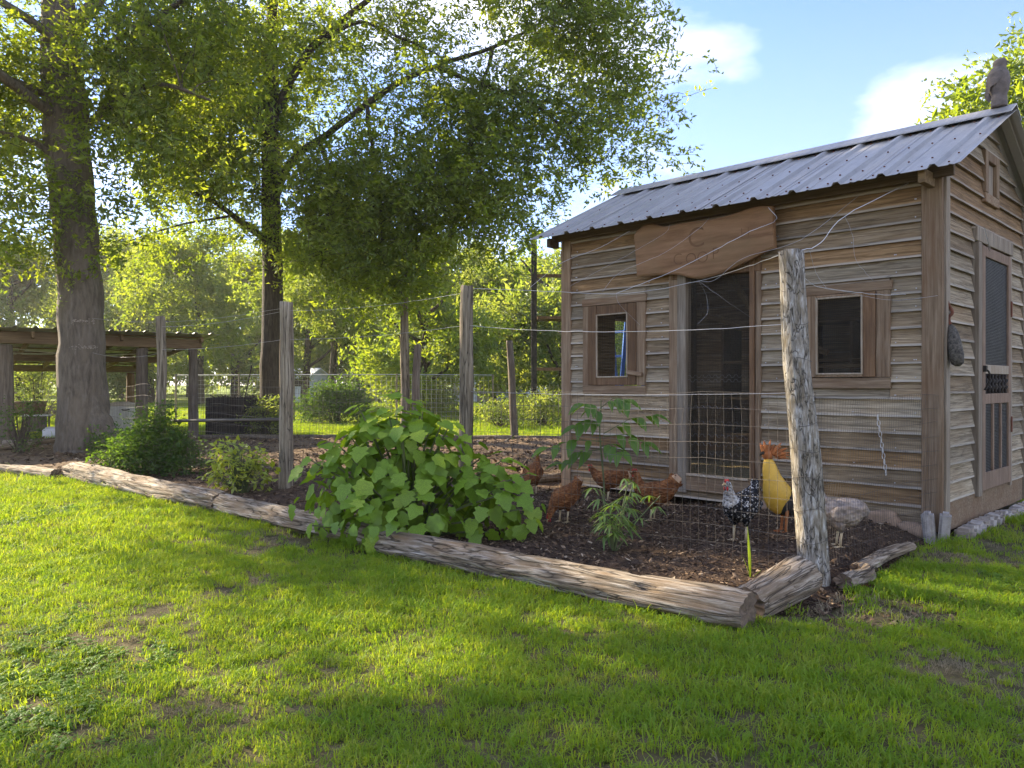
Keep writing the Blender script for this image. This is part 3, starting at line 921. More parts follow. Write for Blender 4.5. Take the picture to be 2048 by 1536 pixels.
# ---- carved slab sign over the doorway
sgn = thing('slab_sign', 'live edge reddish wood slab sign with worn carved letters above coop doorway', 'sign', SL(-1.94,-0.13,2.385), R(-45))
top=[(-0.71,0.205),(-0.68,0.235),(-0.62,0.27),(-0.55,0.288),(-0.47,0.278),(-0.40,0.246),(-0.32,0.232),(-0.2,0.238),(-0.056,0.238),(0.1,0.231),(0.25,0.234),(0.38,0.252),(0.49,0.268),(0.6,0.272),(0.71,0.255)]
bot=[(-0.69,-0.199),(-0.58,-0.203),(-0.45,-0.205),(-0.32,-0.211),(-0.2,-0.232),(-0.12,-0.258),(-0.056,-0.275),(0.02,-0.282),(0.10,-0.272),(0.18,-0.262),(0.3,-0.232),(0.4,-0.196),(0.49,-0.168),(0.6,-0.128),(0.72,-0.097)]
top=[(p.x,p.z) for p in spline([(a,0,b) for a,b in top],3)]
bot=[(p.x,p.z) for p in spline([(a,0,b) for a,b in bot],3)]
outl=bot+top[::-1]
mb=MB(); n=len(outl)
cx_=sum(p[0] for p in outl)/n; cz_=sum(p[1] for p in outl)/n
ring0=[(x,-0.02,z) for x,z in outl]
ring1=[(x+(cx_-x)*0.015,-0.032,z+(0.018 if z<0 else -0.018)) for x,z in outl]
ringb=[(x,0.018,z) for x,z in outl]
mb.add(ring1+ring0+ringb, [tuple(range(n))]+[(k,n+k,n+(k+1)%n,(k+1)%n) for k in range(n)]+[(n+k,2*n+k,2*n+(k+1)%n,n+(k+1)%n) for k in range(n)]+[tuple(2*n+k for k in range(n-1,-1,-1))])
slab=mb.build('slab', M['sign'], sgn)
slab.rotation_euler=(R(3),0,0)
def carve(ch, x, z, size):
    cu=bpy.data.curves.new('carved_letter','FONT'); cu.body=ch; cu.size=size; cu.align_x='CENTER'; cu.align_y='CENTER'; cu.offset=-0.002
    tmp=bpy.data.objects.new('tmp',cu); COL.objects.link(tmp)
    dg=bpy.context.evaluated_depsgraph_get(); me=bpy.data.meshes.new_from_object(tmp.evaluated_get(dg))
    bpy.data.objects.remove(tmp); me.materials.clear(); me.materials.append(M['carved'])
    o=link('carved_letter', me, slab, (x,-0.0335,z), (R(90),0,0)); return o
for ch,x,z,s in (('C',-0.02,0.08,0.26),('H',0.46,0.06,0.13),('C',-0.22,-0.09,0.15),('O',-0.08,-0.10,0.15),('O',0.04,-0.10,0.15),('P',0.17,-0.08,0.15)):
    carve(ch,x,z,s)

# ---- owl on the ridge
owl = thing('owl_figure', 'grey brown carved owl decoy perched on the end of the metal roof ridge', 'owl figure', SL(0.10,RIDGE_Y,RIDGE_Z+0.055), R(-45)); owl.scale=(0.86,0.86,0.8)
mb=loft([(0,0.0),(0,0.02),(0.0,0.10),(0.0,0.135),(0,0.155),(-0.005,0.22),(-0.008,0.30),(-0.006,0.37),(0.0,0.405),(0.004,0.42),(0.006,0.445),(0.006,0.475),(0.004,0.498),(0.0,0.508)],
        [0.075,0.078,0.074,0.07,0.075,0.092,0.10,0.088,0.066,0.058,0.064,0.066,0.05,0.02],[0.07,0.072,0.068,0.066,0.078,0.095,0.10,0.088,0.066,0.056,0.06,0.062,0.05,0.02],18)
body=mb.build('owl_body', M['owl'], owl, smooth=True)
for s in (-1,1):
    mb=MB()
    mb.add([(0.05,s*0.088,0.36),(-0.02,s*0.112,0.34),(-0.085,s*0.085,0.33),(0.03,s*0.098,0.25),(-0.05,s*0.105,0.2),(-0.115,s*0.05,0.12),(-0.095,s*0.03,0.08)],[(0,1,3),(1,2,4),(1,4,3),(2,5,4),(5,6,4)])
    mb.build('wing', M['owl'], owl, smooth=True)
mb=MB(); mb.tube([(0.058,0,0.468),(0.078,0,0.462),(0.082,0,0.445)],[0.012,0.008,0.002],6); mb.build('beak', M['owl'], owl)

# ---- hanging ornament at the corner, chain on the wall
orn = thing('hanging_ornament', 'dark speckled gourd shaped ornament hanging from a rusty hook on the coop corner', 'ornament', SL(0.075,0.05,1.28), R(-45))
mb=loft([(0.03,0.0),(0.03,0.02),(0.02,0.08),(0.005,0.17),(-0.005,0.24),(-0.015,0.29),(-0.02,0.31)],[0.015,0.05,0.068,0.066,0.05,0.03,0.01],[0.015,0.04,0.05,0.048,0.04,0.025,0.01],14)
mb.build('ornament_body', M['gourd'], orn, smooth=True)
mb=MB(); mb.tube(spline([(-0.02,0,0.30),(-0.03,0.0,0.36),(-0.01,0.015,0.40),(-0.03,0,0.45),(-0.045,-0.01,0.50)],4),[0.012]*17,6); mb.build('hook_chain', M['rust'], orn)
ch = thing('wall_chain', 'short pale chain hanging from a nail on the lower coop wall', 'chain', SL(-0.42,-0.05,0.47), R(-45))
for k in range(11):
    t=k/10; x=0.10-0.10*(1-t)*0.9; 
    p=Vector((-0.06*t+0.06,-0.012,0.42*t))
    mb=MB(); ang=[2*math.pi*i/8 for i in range(9)]
    if k%2: pts=[p+Vector((0.011*math.cos(a),0,0.024*math.sin(a))) for a in ang]
    else: pts=[p+Vector((0,0.011*math.cos(a),0.024*math.sin(a))) for a in ang]
    mb.tube(pts,0.0028,4,cap=False); mb.build('chain_link', M['wire_bright'], ch)

# ---- stones and pavers at the base
def rock(name,label,cat,loc,size,mat,rz,group,seed):
    bm=bmesh.new(); bmesh.ops.create_icosphere(bm,subdivisions=3,radius=1.0)
    for v in bm.verts:
        p=v.co.copy(); k=1+0.28*nz(p.x*1.3+seed*7,p.y*1.3,p.z*1.3)+0.1*nz(p.x*4,p.y*4+seed,p.z*4)
        q=Vector((math.copysign(abs(p.x)**0.7,p.x),math.copysign(abs(p.y)**0.7,p.y),math.copysign(abs(p.z)**0.7,p.z)))*k
        v.co=(q.x*size[0],q.y*size[1],q.z*size[2])
    me=bpy.data.meshes.new(name); bm.to_mesh(me); bm.free(); me.materials.append(mat)
    me.polygons.foreach_set('use_smooth',[True]*len(me.polygons))
    return tag(link(name,me,None,loc,(0,0,rz)),label,cat,group)
for k,(u,l,h) in enumerate(((0.14,0.115,0.055),(0.37,0.13,0.065),(0.63,0.13,0.06),(0.90,0.125,0.05),(1.16,0.12,0.045),(1.42,0.13,0.04))):
    p=SL(-u,-0.10,0.045); p.z=soil_z(p.x,p.y)+h*0.5
    rock('base_stone','long brown fieldstone lying along the foot of the coop front wall','stone',p,(l,0.065,h),M['stone_brown'],R(-45+random.uniform(-6,6)),'stones along the coop front',k)
for k in range(2):
    p=SL(-0.03+0.085*k,-0.15+0.06*k,0.0)
    mb=MB(); 
    bm=bmesh.new(); bmesh.ops.create_cube(bm,size=1.0); bmesh.ops.scale(bm,vec=(0.075,0.10,0.25),verts=bm.verts)
    bmesh.ops.bevel(bm,geom=bm.edges[:],offset=0.018,segments=2,affect='EDGES')
    me=bpy.data.meshes.new('edging_block'); bm.to_mesh(me); bm.free(); me.materials.append(M['paver'])
    tag(link('edging_block',me,None,(p.x,p.y,gz(p.x,p.y)+0.075),(R(4),R(5*(k*2-1)),R(-40+k*12))),('grey concrete edging block standing on end in front of the coop corner board','grey concrete edging block standing on end against the grey side of the coop corner')[k],'block','blocks at the coop corner')
for k in range(15):
    v=0.16+k*0.148
    p=SL(0.115+0.012*random.random(),v,0); 
    bm=bmesh.new(); bmesh.ops.create_cube(bm,size=1.0); bmesh.ops.scale(bm,vec=(0.12,0.13,0.10),verts=bm.verts)
    for vv in bm.verts: vv.co+=Vector((random.uniform(-.008,.008),random.uniform(-.008,.008),random.uniform(-.01,.01)))
    bmesh.ops.bevel(bm,geom=bm.edges[:],offset=0.022,segments=2,affect='EDGES')
    me=bpy.data.meshes.new('base_paver'); bm.to_mesh(me); bm.free(); me.materials.append(M['paver'] if k%3 else M['stone'])
    tag(link('base_paver',me,None,(p.x,p.y,gz(p.x,p.y)+0.015+0.012*random.random()),(R(random.uniform(-9,9)),R(random.uniform(-9,9)),R(-45+random.uniform(-9,9)))),'worn paver set in the row under the screen door wall','paver','pavers under the screen door wall')
# ------------------------------------------------------------------ logs round the bed
def log(name, label, a, b, ra, rb, mat, seed, group=None, bend=0.03, notch=None, rough=1.0, cat='log', sink=0.25):
    a=Vector(a); b=Vector(b); d=b-a; L=d.length
    nl=max(24,int(L/0.035)); nr=40
    mb=MB(); vs=[]
    for i in range(nl+1):
        t=i/nl; x=-L/2+L*t
        r=ra+(rb-ra)*t
        cy=bend*math.sin(t*math.pi*1.4+seed)+0.012*nz(x*2.1,seed*5.0); cz=0.012*nz(x*1.8,seed*9.0)
        endj=1.0
        if i<2: endj=0.94
        if i>nl-2: endj=0.96
        for k in range(nr):
            th=2*math.pi*k/nr
            c_,s_=math.cos(th),math.sin(th)
            g1=nz(x*0.9+seed*3.7,c_*2.4+seed,s_*2.4)          # long swellings
            g2=nz(x*1.6+seed,c_*8.0,s_*8.0+seed)               # grooves along the grain
            g3=nz(x*7+seed,c_*11,s_*11)
            crack=-max(0.0,0.62-abs(g2)*4.0)*0.30 if nz(x*0.8+seed*2,c_*2,s_*2)>-0.05 else 0
            ed=min(1.0,0.25+min(t,1-t)*L/0.16); k_=1+rough*(0.17*g1+ed*(0.13*g2+0.05*g3+crack))
            knot=0
            rr=r*k_*endj
            xx=x+0.03*nz(c_*3+seed,s_*3,i*0.0) if i in (0,nl) else x
            vs.append((xx, cy+c_*rr*1.05, cz+s_*rr*(0.95 if s_>0 else 0.85)))
    fs=[]; mi=[]
    for i in range(nl):
        for k in range(nr):
            k2=(k+1)%nr; fs.append((i*nr+k,(i+1)*nr+k,(i+1)*nr+k2,i*nr+k2)); mi.append(0)
    mb.add(vs,fs); mb.m=mi
    for e in (0,nl):     # end grain in two rings
        o=len(mb.v); ring=[Vector(mb.v[e*nr+k]) for k in range(nr)]; c=sum(ring,Vector())/nr
        for f_ in (1.0,0.55,0.15):
            for k in range(nr):
                q=c+(ring[k]-c)*f_; q.x+= (0.012 if e==0 else -0.012)*(1-f_)*(1+nz(k*0.9,f_*5,seed)); mb.v.append(tuple(q))
        for j in range(2):
            for k in range(nr):
                k2=(k+1)%nr; q=(o+j*nr+k,o+j*nr+k2,o+(j+1)*nr+k2,o+(j+1)*nr+k)
                mb.f.append(q if e==0 else q[::-1]); mb.m.append(1)
        q=tuple(o+2*nr+k for k in range(nr)); mb.f.append(q if e==0 else q[::-1]); mb.m.append(1)
    me=mb.mesh(name,[mat,M['log_end']],smooth=True)
    mid=(a+b)/2
    pitch=math.atan2(-(d.z),math.hypot(d.x,d.y))
    o=link(name,me,None,mid,(0,pitch,math.atan2(d.y,d.x)))
    return tag(o,label,cat,group)
def on(x,y,r): return Vector((x,y,gz(x,y)+r*0.62))
log('border_log','thick pale cracked log with sawn end at the open corner of the bed',on(-0.88,5.28,0.10),on(1.13,3.70,0.10),0.100,0.105,M['log'],1.3)
log('border_log','weathered split log running under the broad leaved bush',on(-2.62,7.04,0.10),on(-0.70,5.22,0.09),0.105,0.085,M['log'],4.1,bend=0.02)
log('border_log','grey brown cracked log beside the dark green shrub near the big trunk',on(-5.42,9.55,0.13),on(-2.58,7.0,0.12),0.13,0.112,M['log'],7.9,bend=0.035)
log('border_log','thin weathered log past the dark hollow butt near the big trunk',on(-7.4,10.55,0.08),on(-5.5,9.42,0.09),0.075,0.085,M['log'],11.2)
log('border_log','short grey cracked log wedged between corner post and long log',on(1.16,3.86,0.10),on(1.575,4.27,0.13),0.098,0.122,M['log_grey'],15.5,bend=0.0,rough=0.8)
log('fallen_limb','thin pale fallen limb lying on mulch near the shelter post',(-8.6,12.2,0.08),(-7.75,13.2,0.2),0.055,0.05,M['log'],19.1)
log('edging_stick','short grey weathered stick lying in the grass beside corner post',on(1.88,4.38,0.05),on(2.14,4.68,0.05),0.05,0.04,M['log_grey'],21.0,rough=1.3,cat='stick')
log('edging_stick','longer grey driftwood stick lying between grass and mulch',on(2.02,4.66,0.05),on(2.70,5.25,0.05),0.042,0.034,M['log_grey'],23.4,rough=1.6,cat='stick',bend=0.03)
# far edge boards of the run
bd=MB(); 
for k,(x0,y0,x1,y1) in enumerate(((-6.9,15.95,-3.3,15.9),(-3.25,15.9,0.0,15.72),(0.05,15.7,1.5,15.6))):
    log('edging_board',('dark edging timber along the back fence near the shelter','dark edging timber along the back fence behind the bush','dark edging timber along the back fence beside the coop')[k],(x0,y0,0.06),(x1,y1,0.06),0.055,0.06,M['post_brown'],31+k,cat='edging')
log('edging_board','dark old timber lying on the mulch behind the brown hens',(0.05,8.7,0.08),(1.0,9.2,0.09),0.05,0.05,M['post_brown'],41,cat='edging')

# ------------------------------------------------------------------ fences
def post(parent,name,base,top,r0,r1,mat,seed,n=22,flat=False):
    base=Vector(base); top=Vector(top); mb=MB(); L=(top-base).length
    nl=max(10,int(L/0.055)); vs=[]
    for i in range(nl+1):
        t=i/nl; c=Vector((0,0,0)).lerp(top-base,t)
        c.x+=0.02*nz(t*2.3,seed); c.y+=0.02*nz(t*2.3,seed+4)
        r=r0+(r1-r0)*t
        for k in range(n):
            th=2*math.pi*k/n; cc,ss=math.cos(th),math.sin(th)
            w=1+0.12*nz(cc*2.2+seed,ss*2.2,t*L*1.2)+0.10*nz(cc*6+seed,ss*6,t*L*0.9)+0.05*nz(cc*9,ss*9+seed,t*L*6)
            tz=0.02*nz(cc*2,ss*2,seed) if i==nl else 0
            vs.append((c.x+cc*r*w,c.y+ss*r*w,c.z+tz))
    fs=[(i*n+k,i*n+(k+1)%n,(i+1)*n+(k+1)%n,(i+1)*n+k) for i in range(nl) for k in range(n)]
    fs.append(tuple(nl*n+k for k in range(n))); fs.append(tuple(range(n-1,-1,-1)))
    mb.add(vs,fs)
    return mb.build(name,mat,parent,smooth=True,loc=base)

P1b=Vector((1.75,4.50,-0.05)); P1t=Vector((1.615,4.53,1.92))
P2b=Vector((-0.38,6.40,-0.05)); P2t=Vector((-0.375,6.40,1.955))
P3b=Vector((-2.38,8.20,-0.05)); P3t=Vector((-2.365,8.20,2.01))
P4b=Vector((-4.62,10.23,-0.05)); P4t=Vector((-4.60,10.23,2.03))
TREE1=Vector((-7.0,12.7,0))
fence=thing('wire_fence','welded wire run fence on weathered round posts behind the log border','fence')
p=post(fence,'post',P1b,P1t,0.088,0.066,M['post_bark'],3.0,30); p['label']='pale leaning post with lichen and peeling bark'
post(fence,'post',P2b,P2t,0.062,0.052,M['post'],9.0)
post(fence,'post',P3b,P3t,0.075,0.065,M['post'],14.0)
post(fence,'post',P4b,P4t,0.068,0.058,M['post'],17.0)

def netting(parent,name,a,b,za,zb,vstep,hstep,r,mat,seed,wob=0.02):
    """welded wire between two ground points"""
    a=Vector(a); b=Vector(b); d=b-a; L=math.hypot(d.x,d.y); mb=MB()
    side=Vector((-d.y,d.x,0)).normalized()
    def pos(s,z):
        q=a+d*(s/L); x,y=q.x,q.y
        w=wob*nz(s*1.3+seed,z*1.5)+0.3*wob*nz(s*5+seed,z*4)
        dz=0.035*nz(s*0.8+seed,7.7)*(z/zb)+0.012*nz(s*3.1,z*5+seed)
        return Vector((x,y,gz(x,y)+z+dz))+side*w
    nv=int(L/vstep)
    for i in range(nv+1):
        s=L*i/nv+0.004*nz(i*3.1,seed)
        mb.wire([pos(s+0.02*nz(i*0.3,seed+k)*(k/5),za+(zb-za)*k/5) for k in range(6)],r)
    nh=int((zb-za)/hstep)
    for j in range(nh+1):
        z=za+(zb-za)*j/nh
        m=max(4,int(L/0.22))
        mb.wire([pos(L*i/m,z) for i in range(m+1)],r*1.1)
    o=mb.build(name,mat,parent); o['kind']='stuff'
    return o
def mid(p,z): return Vector((p.x,p.y,z))
netting(fence,'wire_netting',P1b,P2b,0.03,1.08,0.056,0.105,0.0013,M['wire_old'],1.0)
netting(fence,'wire_netting',P2b,P3b,0.03,1.10,0.056,0.105,0.0013,M['wire_old'],2.0)
netting(fence,'wire_netting',P3b,P4b,0.03,1.12,0.056,0.105,0.0015,M['wire_old'],3.0)
netting(fence,'wire_netting',P4b,TREE1+Vector((0.35,-0.2,0)),0.03,1.12,0.075,0.15,0.0015,M['wire_old'],4.0)
C0=SL(0.0,-0.06)
netting(fence,'wire_netting',P1b,C0,0.03,1.06,0.034,0.10,0.0010,M['wire_old'],5.0,wob=0.05)

def strand(pts,r,mat=None,n=6,jit=0.006,seed=0.0,parent=fence,name='strand_wire'):
    q=spline(pts,n)
    q=[p+Vector((jit*nz(i*0.9,seed),jit*nz(i*0.9,seed+3),jit*nz(i*0.9,seed+6))) for i,p in enumerate(q)]
    mb=MB(); mb.tube(q,r*0.72,4,cap=False)
    return mb.build(name,mat or M['wire'],parent,smooth=True)
def sag(a,b,s,k=4):
    return [a.lerp(b,i/k)-Vector((0,0,s*4*(i/k)*(1-i/k))) for i in range(k+1)]
tieA=at(1397,6.3,py=562)
W=M['wire_bright']
strand([SL(-0.2,-0.06,2.66), at(1690,5.2,py=432), at(1640,4.8,py=487), P1t+Vector((0.02,0,-0.005))],0.0034,W,seed=1)
strand([P1t+Vector((-0.03,0,-0.01)), at(1480,5.3,py=538), tieA, at(1250,6.5,py=587), at(1060,6.4,py=581), P2t+Vector((0,0,-0.02))],0.0032,W,seed=2)
strand([SL(-1.2,-0.30,2.60), at(1552,6.3,py=440), at(1500,6.2,py=463), at(1430,6.2,py=500), at(1340,6.4,py=545), at(1232,6.5,py=587)],0.0032,W,seed=3)
strand([SL(-0.55,-0.10,2.62), at(1600,5.9,py=480), at(1487,6.1,py=516), at(1430,6.2,py=560), tieA],0.0022,seed=4)
strand([tieA, at(1450,6.3,py=600), at(1500,6.5,py=634)],0.0018,seed=5)
strand([tieA, at(1412,6.4,py=590), at(1415,6.4,py=625), at(1395,6.4,py=648)],0.0015,seed=6)
strand([at(1600,4.5,py=548), at(1635,4.7,py=573), at(1700,5.0,py=583), at(1770,5.3,py=590), at(1812,5.6,py=588)],0.0026,W,seed=7)
strand([at(1650,4.8,py=575), at(1780,5.5,py=600), SL(0,-0.04,1.80)],0.0016,seed=8)
strand(sag(mid(P1b,1.50)+Vector((-0.08,0,0)),mid(P2b,1.63),0.05),0.0026,W,seed=9)
strand(sag(mid(P1b,1.10)+Vector((-0.04,0,0)),mid(P2b,1.09),0.02),0.0026,seed=10)
strand(sag(mid(P2b,1.63),mid(P3b,1.62),0.03),0.0022,seed=11)
strand(sag(mid(P3b,1.62),mid(P4b,1.6),0.03),0.0022,seed=12)
strand(sag(mid(P2b,1.9),mid(P3b,1.92),0.04),0.0022,seed=13)
strand(sag(mid(P3b,1.92),mid(P4b,1.9),0.04),0.0022,seed=14)
strand(sag(mid(P3b,1.95),TREE1+Vector((0.3,-0.25,2.2)),0.1),0.0020,seed=15)
strand(sag(mid(P4b,1.55),TREE1+Vector((0.3,-0.25,1.65)),0.06),0.0020,seed=16)
strand([SL(-2.6,-0.3,2.60), at(1200,7.2,py=495), at(1125,7.0,py=525), at(1060,6.8,py=575)],0.0022,W,seed=17)
strand([SL(-2.15,-0.3,2.60), at(1330,6.9,py=466), at(1278,6.9,py=497), at(1200,6.8,py=540), at(1140,6.7,py=572)],0.0016,seed=18)
strand([SL(-1.75,-0.3,2.60), at(1400,6.7,py=455), at(1330,6.7,py=505), at(1240,6.7,py=545), at(1205,6.6,py=583)],0.0016,seed=19)
strand([at(1690,5.2,py=433), at(1705,5.2,py=470), at(1712,5.2,py=520), at(1745,5.2,py=560)],0.0012,seed=20)
strand([at(1618,4.7,py=497), at(1632,4.8,py=545), at(1652,4.8,py=575)],0.0012,seed=21)
strand([at(1232,6.5,py=587), at(1240,6.5,py=610), at(1280,6.6,py=650)],0.0016,seed=22)
strand(sag(mid(P1b,1.98)+Vector((-0.1,0,-0.13)),mid(P1b,1.80)+Vector((-0.02,0.1,0)),0.0),0.0018,seed=23)
mb=MB()     # wire wraps on the corner post
for z in (0.14,0.3,0.48,0.66,0.82,0.97,1.12,1.34,1.55,1.74):
    c=P1b.lerp(P1t,z/1.97); r=0.093-0.014*z
    mb.wire([c+Vector((r*math.cos(t),r*math.sin(t),0.012*math.sin(t*2+z*9))) for t in np.linspace(0,2*math.pi,19)],0.0016)
mb.build('wire_wraps',M['wire_old'],fence)
pr=MB(); pr.tube([P4b.lerp(P4t,0.345)+Vector((0.05,-0.04,0)),P3b.lerp(P3t,0.40)+Vector((-0.05,0.03,0))],0.019,10); pr.build('rail',M['wire_old'],fence,smooth=True)

back=thing('back_fence','wire mesh fence on slim posts closing the back of the run','fence')
post(back,'post',(0.06,16.2,-0.05),(-0.05,16.2,2.05),0.085,0.07,M['post_brown'],33.0)
p=post(back,'post',(-2.18,15.95,-0.05),(-2.2,15.95,3.45),0.10,0.075,M['post'],37.0); p['label']='tall grey crooked pole'
post(back,'post',(-1.98,15.9,-0.05),(-1.93,15.9,1.95),0.09,0.075,M['post_brown'],38.0)
post(back,'post',(-4.7,16.05,-0.05),(-4.72,16.05,2.2),0.075,0.06,M['post_brown'],39.0)
netting(back,'wire_netting',(-6.5,15.95,0),(-4.7,16.0,0),0.03,1.25,0.09,0.13,0.0022,M['wire_old'],6.0)
netting(back,'wire_netting',(-4.7,16.0,0),(-2.2,15.9,0),0.03,1.22,0.09,0.13,0.0022,M['wire_old'],7.0)
netting(back,'wire_netting',(-2.2,15.9,0),(0.06,16.15,0),0.03,1.15,0.09,0.13,0.0022,M['wire_old'],8.0)
netting(back,'wire_netting',(0.06,16.15,0),(2.1,15.6,0),0.03,1.10,0.09,0.13,0.0022,M['wire_old'],9.0)
for k in range(2):
    strand(sag(Vector((-2.2,15.95,1.9+k*0.8)),Vector((0,16.2,1.75+0.2*k)),0.08),0.003,M['wire_old'],parent=back,seed=40+k)

gf=thing('garden_fence','pale wire garden fence with white top rail standing in the far lawn','fence')
gp=[(-10.6,24.6),(-8.4,24.0),(-6.6,23.6),(-5.13,23.2),(-3.4,23.0),(-0.6,24.4)]
for k,(x,y) in enumerate(gp):
    mb=MB(); mb.tube([(x,y,-0.05),(x,y,1.46)],0.03,8); mb.build('post',M['post'],gf)
for (a,b) in zip(gp[:-1],gp[1:]):
    netting(gf,'wire_netting',(a[0],a[1],0),(b[0],b[1],0),0.05,1.40,0.15,0.13,0.003,M['wire'],a[0],wob=0.01)
    mb=MB(); mb.tube([(a[0],a[1],1.43),(b[0],b[1],1.43)],0.012,6); mb.build('rail',M['wire'],gf)

# ------------------------------------------------------------------ open shelter
sh=thing('open_shelter','low timber pole shelter with metal roof behind the big tree trunk','shelter')
FRx=Vector((-6.5,15.9,0)); dF=Vector((-0.817,-0.577,0)); dB=Vector((-0.577,0.817,0))
def SH(t,s,z): return FRx+dF*t+dB*s+Vector((0,0,z))
def shz(s): return 2.02-0.055*s
for k,(t,s,r) in enumerate(((0.0,0.0,0.10),(0.95,0.05,0.12),(3.2,0.0,0.13),(5.6,0.0,0.12),(0.0,7.2,0.12),(3.2,7.2,0.11),(5.6,7.2,0.11))):
    a=SH(t,s,-0.05); b=SH(t,s,shz(s)-0.16)
    post(sh,'post',a,b,r,r*0.82,M['post_brown'] if k!=4 else M['rust_wood'],50+k)
def beam(a,b,w,h,mat,name):
    d=(b-a); L=d.length; mb=MB(); mb.box(-L/2,L/2,-w/2,w/2,-h/2,h/2)
    return mb.build(name,mat,sh,loc=(a+b)/2,rot=(0,math.atan2(-d.z,math.hypot(d.x,d.y)),math.atan2(d.y,d.x)))
beam(SH(-0.15,-0.05,shz(0)-0.06),SH(5.8,-0.05,shz(0)-0.02),0.06,0.19,M['beam'],'beam')
beam(SH(-0.15,7.25,shz(7.2)-0.06),SH(5.8,7.25,shz(7.2)-0.06),0.06,0.17,M['beam'],'beam')
beam(SH(-0.1,3.5,shz(3.5)-0.1),SH(5.8,3.5,shz(3.5)-0.1),0.06,0.14,M['beam'],'beam')
for k in range(9):
    t=-0.12+k*0.73
    beam(SH(t,-0.25,shz(-0.25)+0.01),SH(t,7.6,shz(7.6)+0.01),0.045,0.11,M['beam'],'rafter')
for k in range(8):
    s=0.1+k*1.03
    beam(SH(-0.2,s,shz(s)+0.085),SH(5.9,s,shz(s)+0.085),0.09,0.03,M['beam'],'purlin')
for k in range(7):
    mb=MB(); w=0.93; vs=[]; prof=[(0,0),(0.10,0),(0.13,0.03),(0.17,0.03),(0.20,0),(0.41,0),(0.44,0.03),(0.48,0.03),(0.51,0),(0.72,0),(0.75,0.03),(0.79,0.03),(0.82,0),(0.93,0)]
    for off in (0,-0.003):
        for s in (-0.42,7.85):
            for (x,h) in prof: vs.append(SH(-0.42+k*0.91+x,s,shz(s)+0.108+h+off+0.002*(k%2)))
    n=len(prof)
    fs=[(i,i+1,n+i+1,n+i) for i in range(n-1)]+[(2*n+i,3*n+i,3*n+i+1,2*n+i+1) for i in range(n-1)]
    fs+=[(i+1,i,2*n+i,2*n+i+1) for i in range(n-1)]+[(n+i,n+i+1,3*n+i+1,3*n+i) for i in range(n-1)]+[(0,n,3*n,2*n),(n-1,3*n-1,4*n-1,2*n-1)]
    mb.add(vs,fs); mb.build('roof_panel',M['roof'],sh)
for k in range(2):
    q=spline(sag(SH(0.2+k,1.0,1.86),SH(3.3+k,0.4,1.84),0.12),4); mb=MB(); mb.tube(q,0.008,5); mb.build('cable',M['offwhite'],sh)

# ------------------------------------------------------------------ small things in the back
def ring_loft(prof,n=20):
    return loft([(0,z) for z,_ in prof],[r for _,r in prof],[r for _,r in prof],n)
tc=thing('trash_can','pale ribbed plastic trash can with tan lid behind the big trunk','trash can',(-9.15,18.3,0),0.3)
mb=ring_loft([(0.0,0.20),(0.02,0.225),(0.6,0.285),(0.64,0.29)],24); mb.build('can_body',M['offwhite'],tc,smooth=True)
for k in range(14):
    a=2*math.pi*k/14; mb=MB(); mb.tube([(0.235*math.cos(a),0.235*math.sin(a),0.04),(0.29*math.cos(a),0.29*math.sin(a),0.6)],0.012,5); mb.build('rib',M['offwhite'],tc)
mb=ring_loft([(0.64,0.32),(0.67,0.325),(0.70,0.29),(0.735,0.12)],24); mb.build('lid',M['lid'],tc,smooth=True)
mb=MB(); mb.tube(spline([(0.05,-0.30,0.56),(0.08,-0.34,0.55),(0.16,-0.34,0.55),(0.2,-0.28,0.56)],4),0.014,6); mb.build('handle',M['black'],tc)

cb=thing('compost_bin','dark charred looking timber bin standing against the second tree','bin',(-6.02,17.35,0),0.06)
for k in range(9):
    z=0.02+k*0.093
    mb=MB()
    for (x0,x1,y0,y1) in ((-0.62,0.62,-0.5,-0.45),(-0.62,0.62,0.45,0.5),(-0.62,-0.57,-0.448,0.448),(0.57,0.62,-0.448,0.448)):
        j=0.006*nz(k*2.2,x0*3+y0); mb.box(x0+j,x1+j,y0+j,y1+j,z,z+0.088)
    mb.build('slat_course',M['black'],cb)
mb=MB()
for k in range(40):
    a=random.uniform(-.5,.5); b=random.uniform(-.38,.38)
    mb.tube([(a,b,0.78),(a+random.uniform(-.2,.2),b+random.uniform(-.2,.2),0.86+random.random()*0.06)],0.012,4)
o=mb.build('brush_fill',M['bark_dark'],cb); o['kind']='stuff'
tl=thing('garden_pole','thin dark pole leaning on the second tree trunk','pole',(-5.85,16.7,0))
mb=MB(); mb.tube([(-0.05,0,0.02),(0.15,0.35,1.5)],[0.017,0.013],8); mb.build('shaft',M['bark_dark'],tl)
mb=MB(); mb.tube([(0.15,0.35,1.5),(0.155,0.355,1.56)],[0.02,0.014],8); mb.build('grip',M['black'],tl)

st=thing('utility_table','small grey box frame table with white bag beside shelter post','table',(-10.0,16.4,0),0.35)
for (x,y) in ((-0.2,-0.18),(0.2,-0.18),(-0.2,0.18),(0.2,0.18)):
    mb=MB(); mb.box(x-0.015,x+0.015,y-0.015,y+0.015,0,0.48); mb.build('leg',M['wire_old'],st)
mb=MB(); mb.box(-0.25,0.25,-0.22,0.22,0.48,0.51); mb.build('table_top',M['offwhite'],st)
mb=MB(); mb.box(-0.17,0.17,-0.15,0.15,0.16,0.46); mb.build('drawer_box',M['post_brown'],st)
rock('white_bag','crumpled white bag lying beside the small grey table','bag',(-9.55,16.2,0.13),(0.16,0.13,0.13),M['white'],0.4,None,77)
fb=thing('wicker_planter','dark wicker planter on legs standing on lawn behind shelter','planter',(-13.6,22.0,0))
mb=ring_loft([(0.28,0.26),(0.32,0.36),(0.62,0.42),(0.66,0.43),(0.66,0.36),(0.5,0.34)],16); mb.build('basket',M['terracotta'],fb,smooth=True)
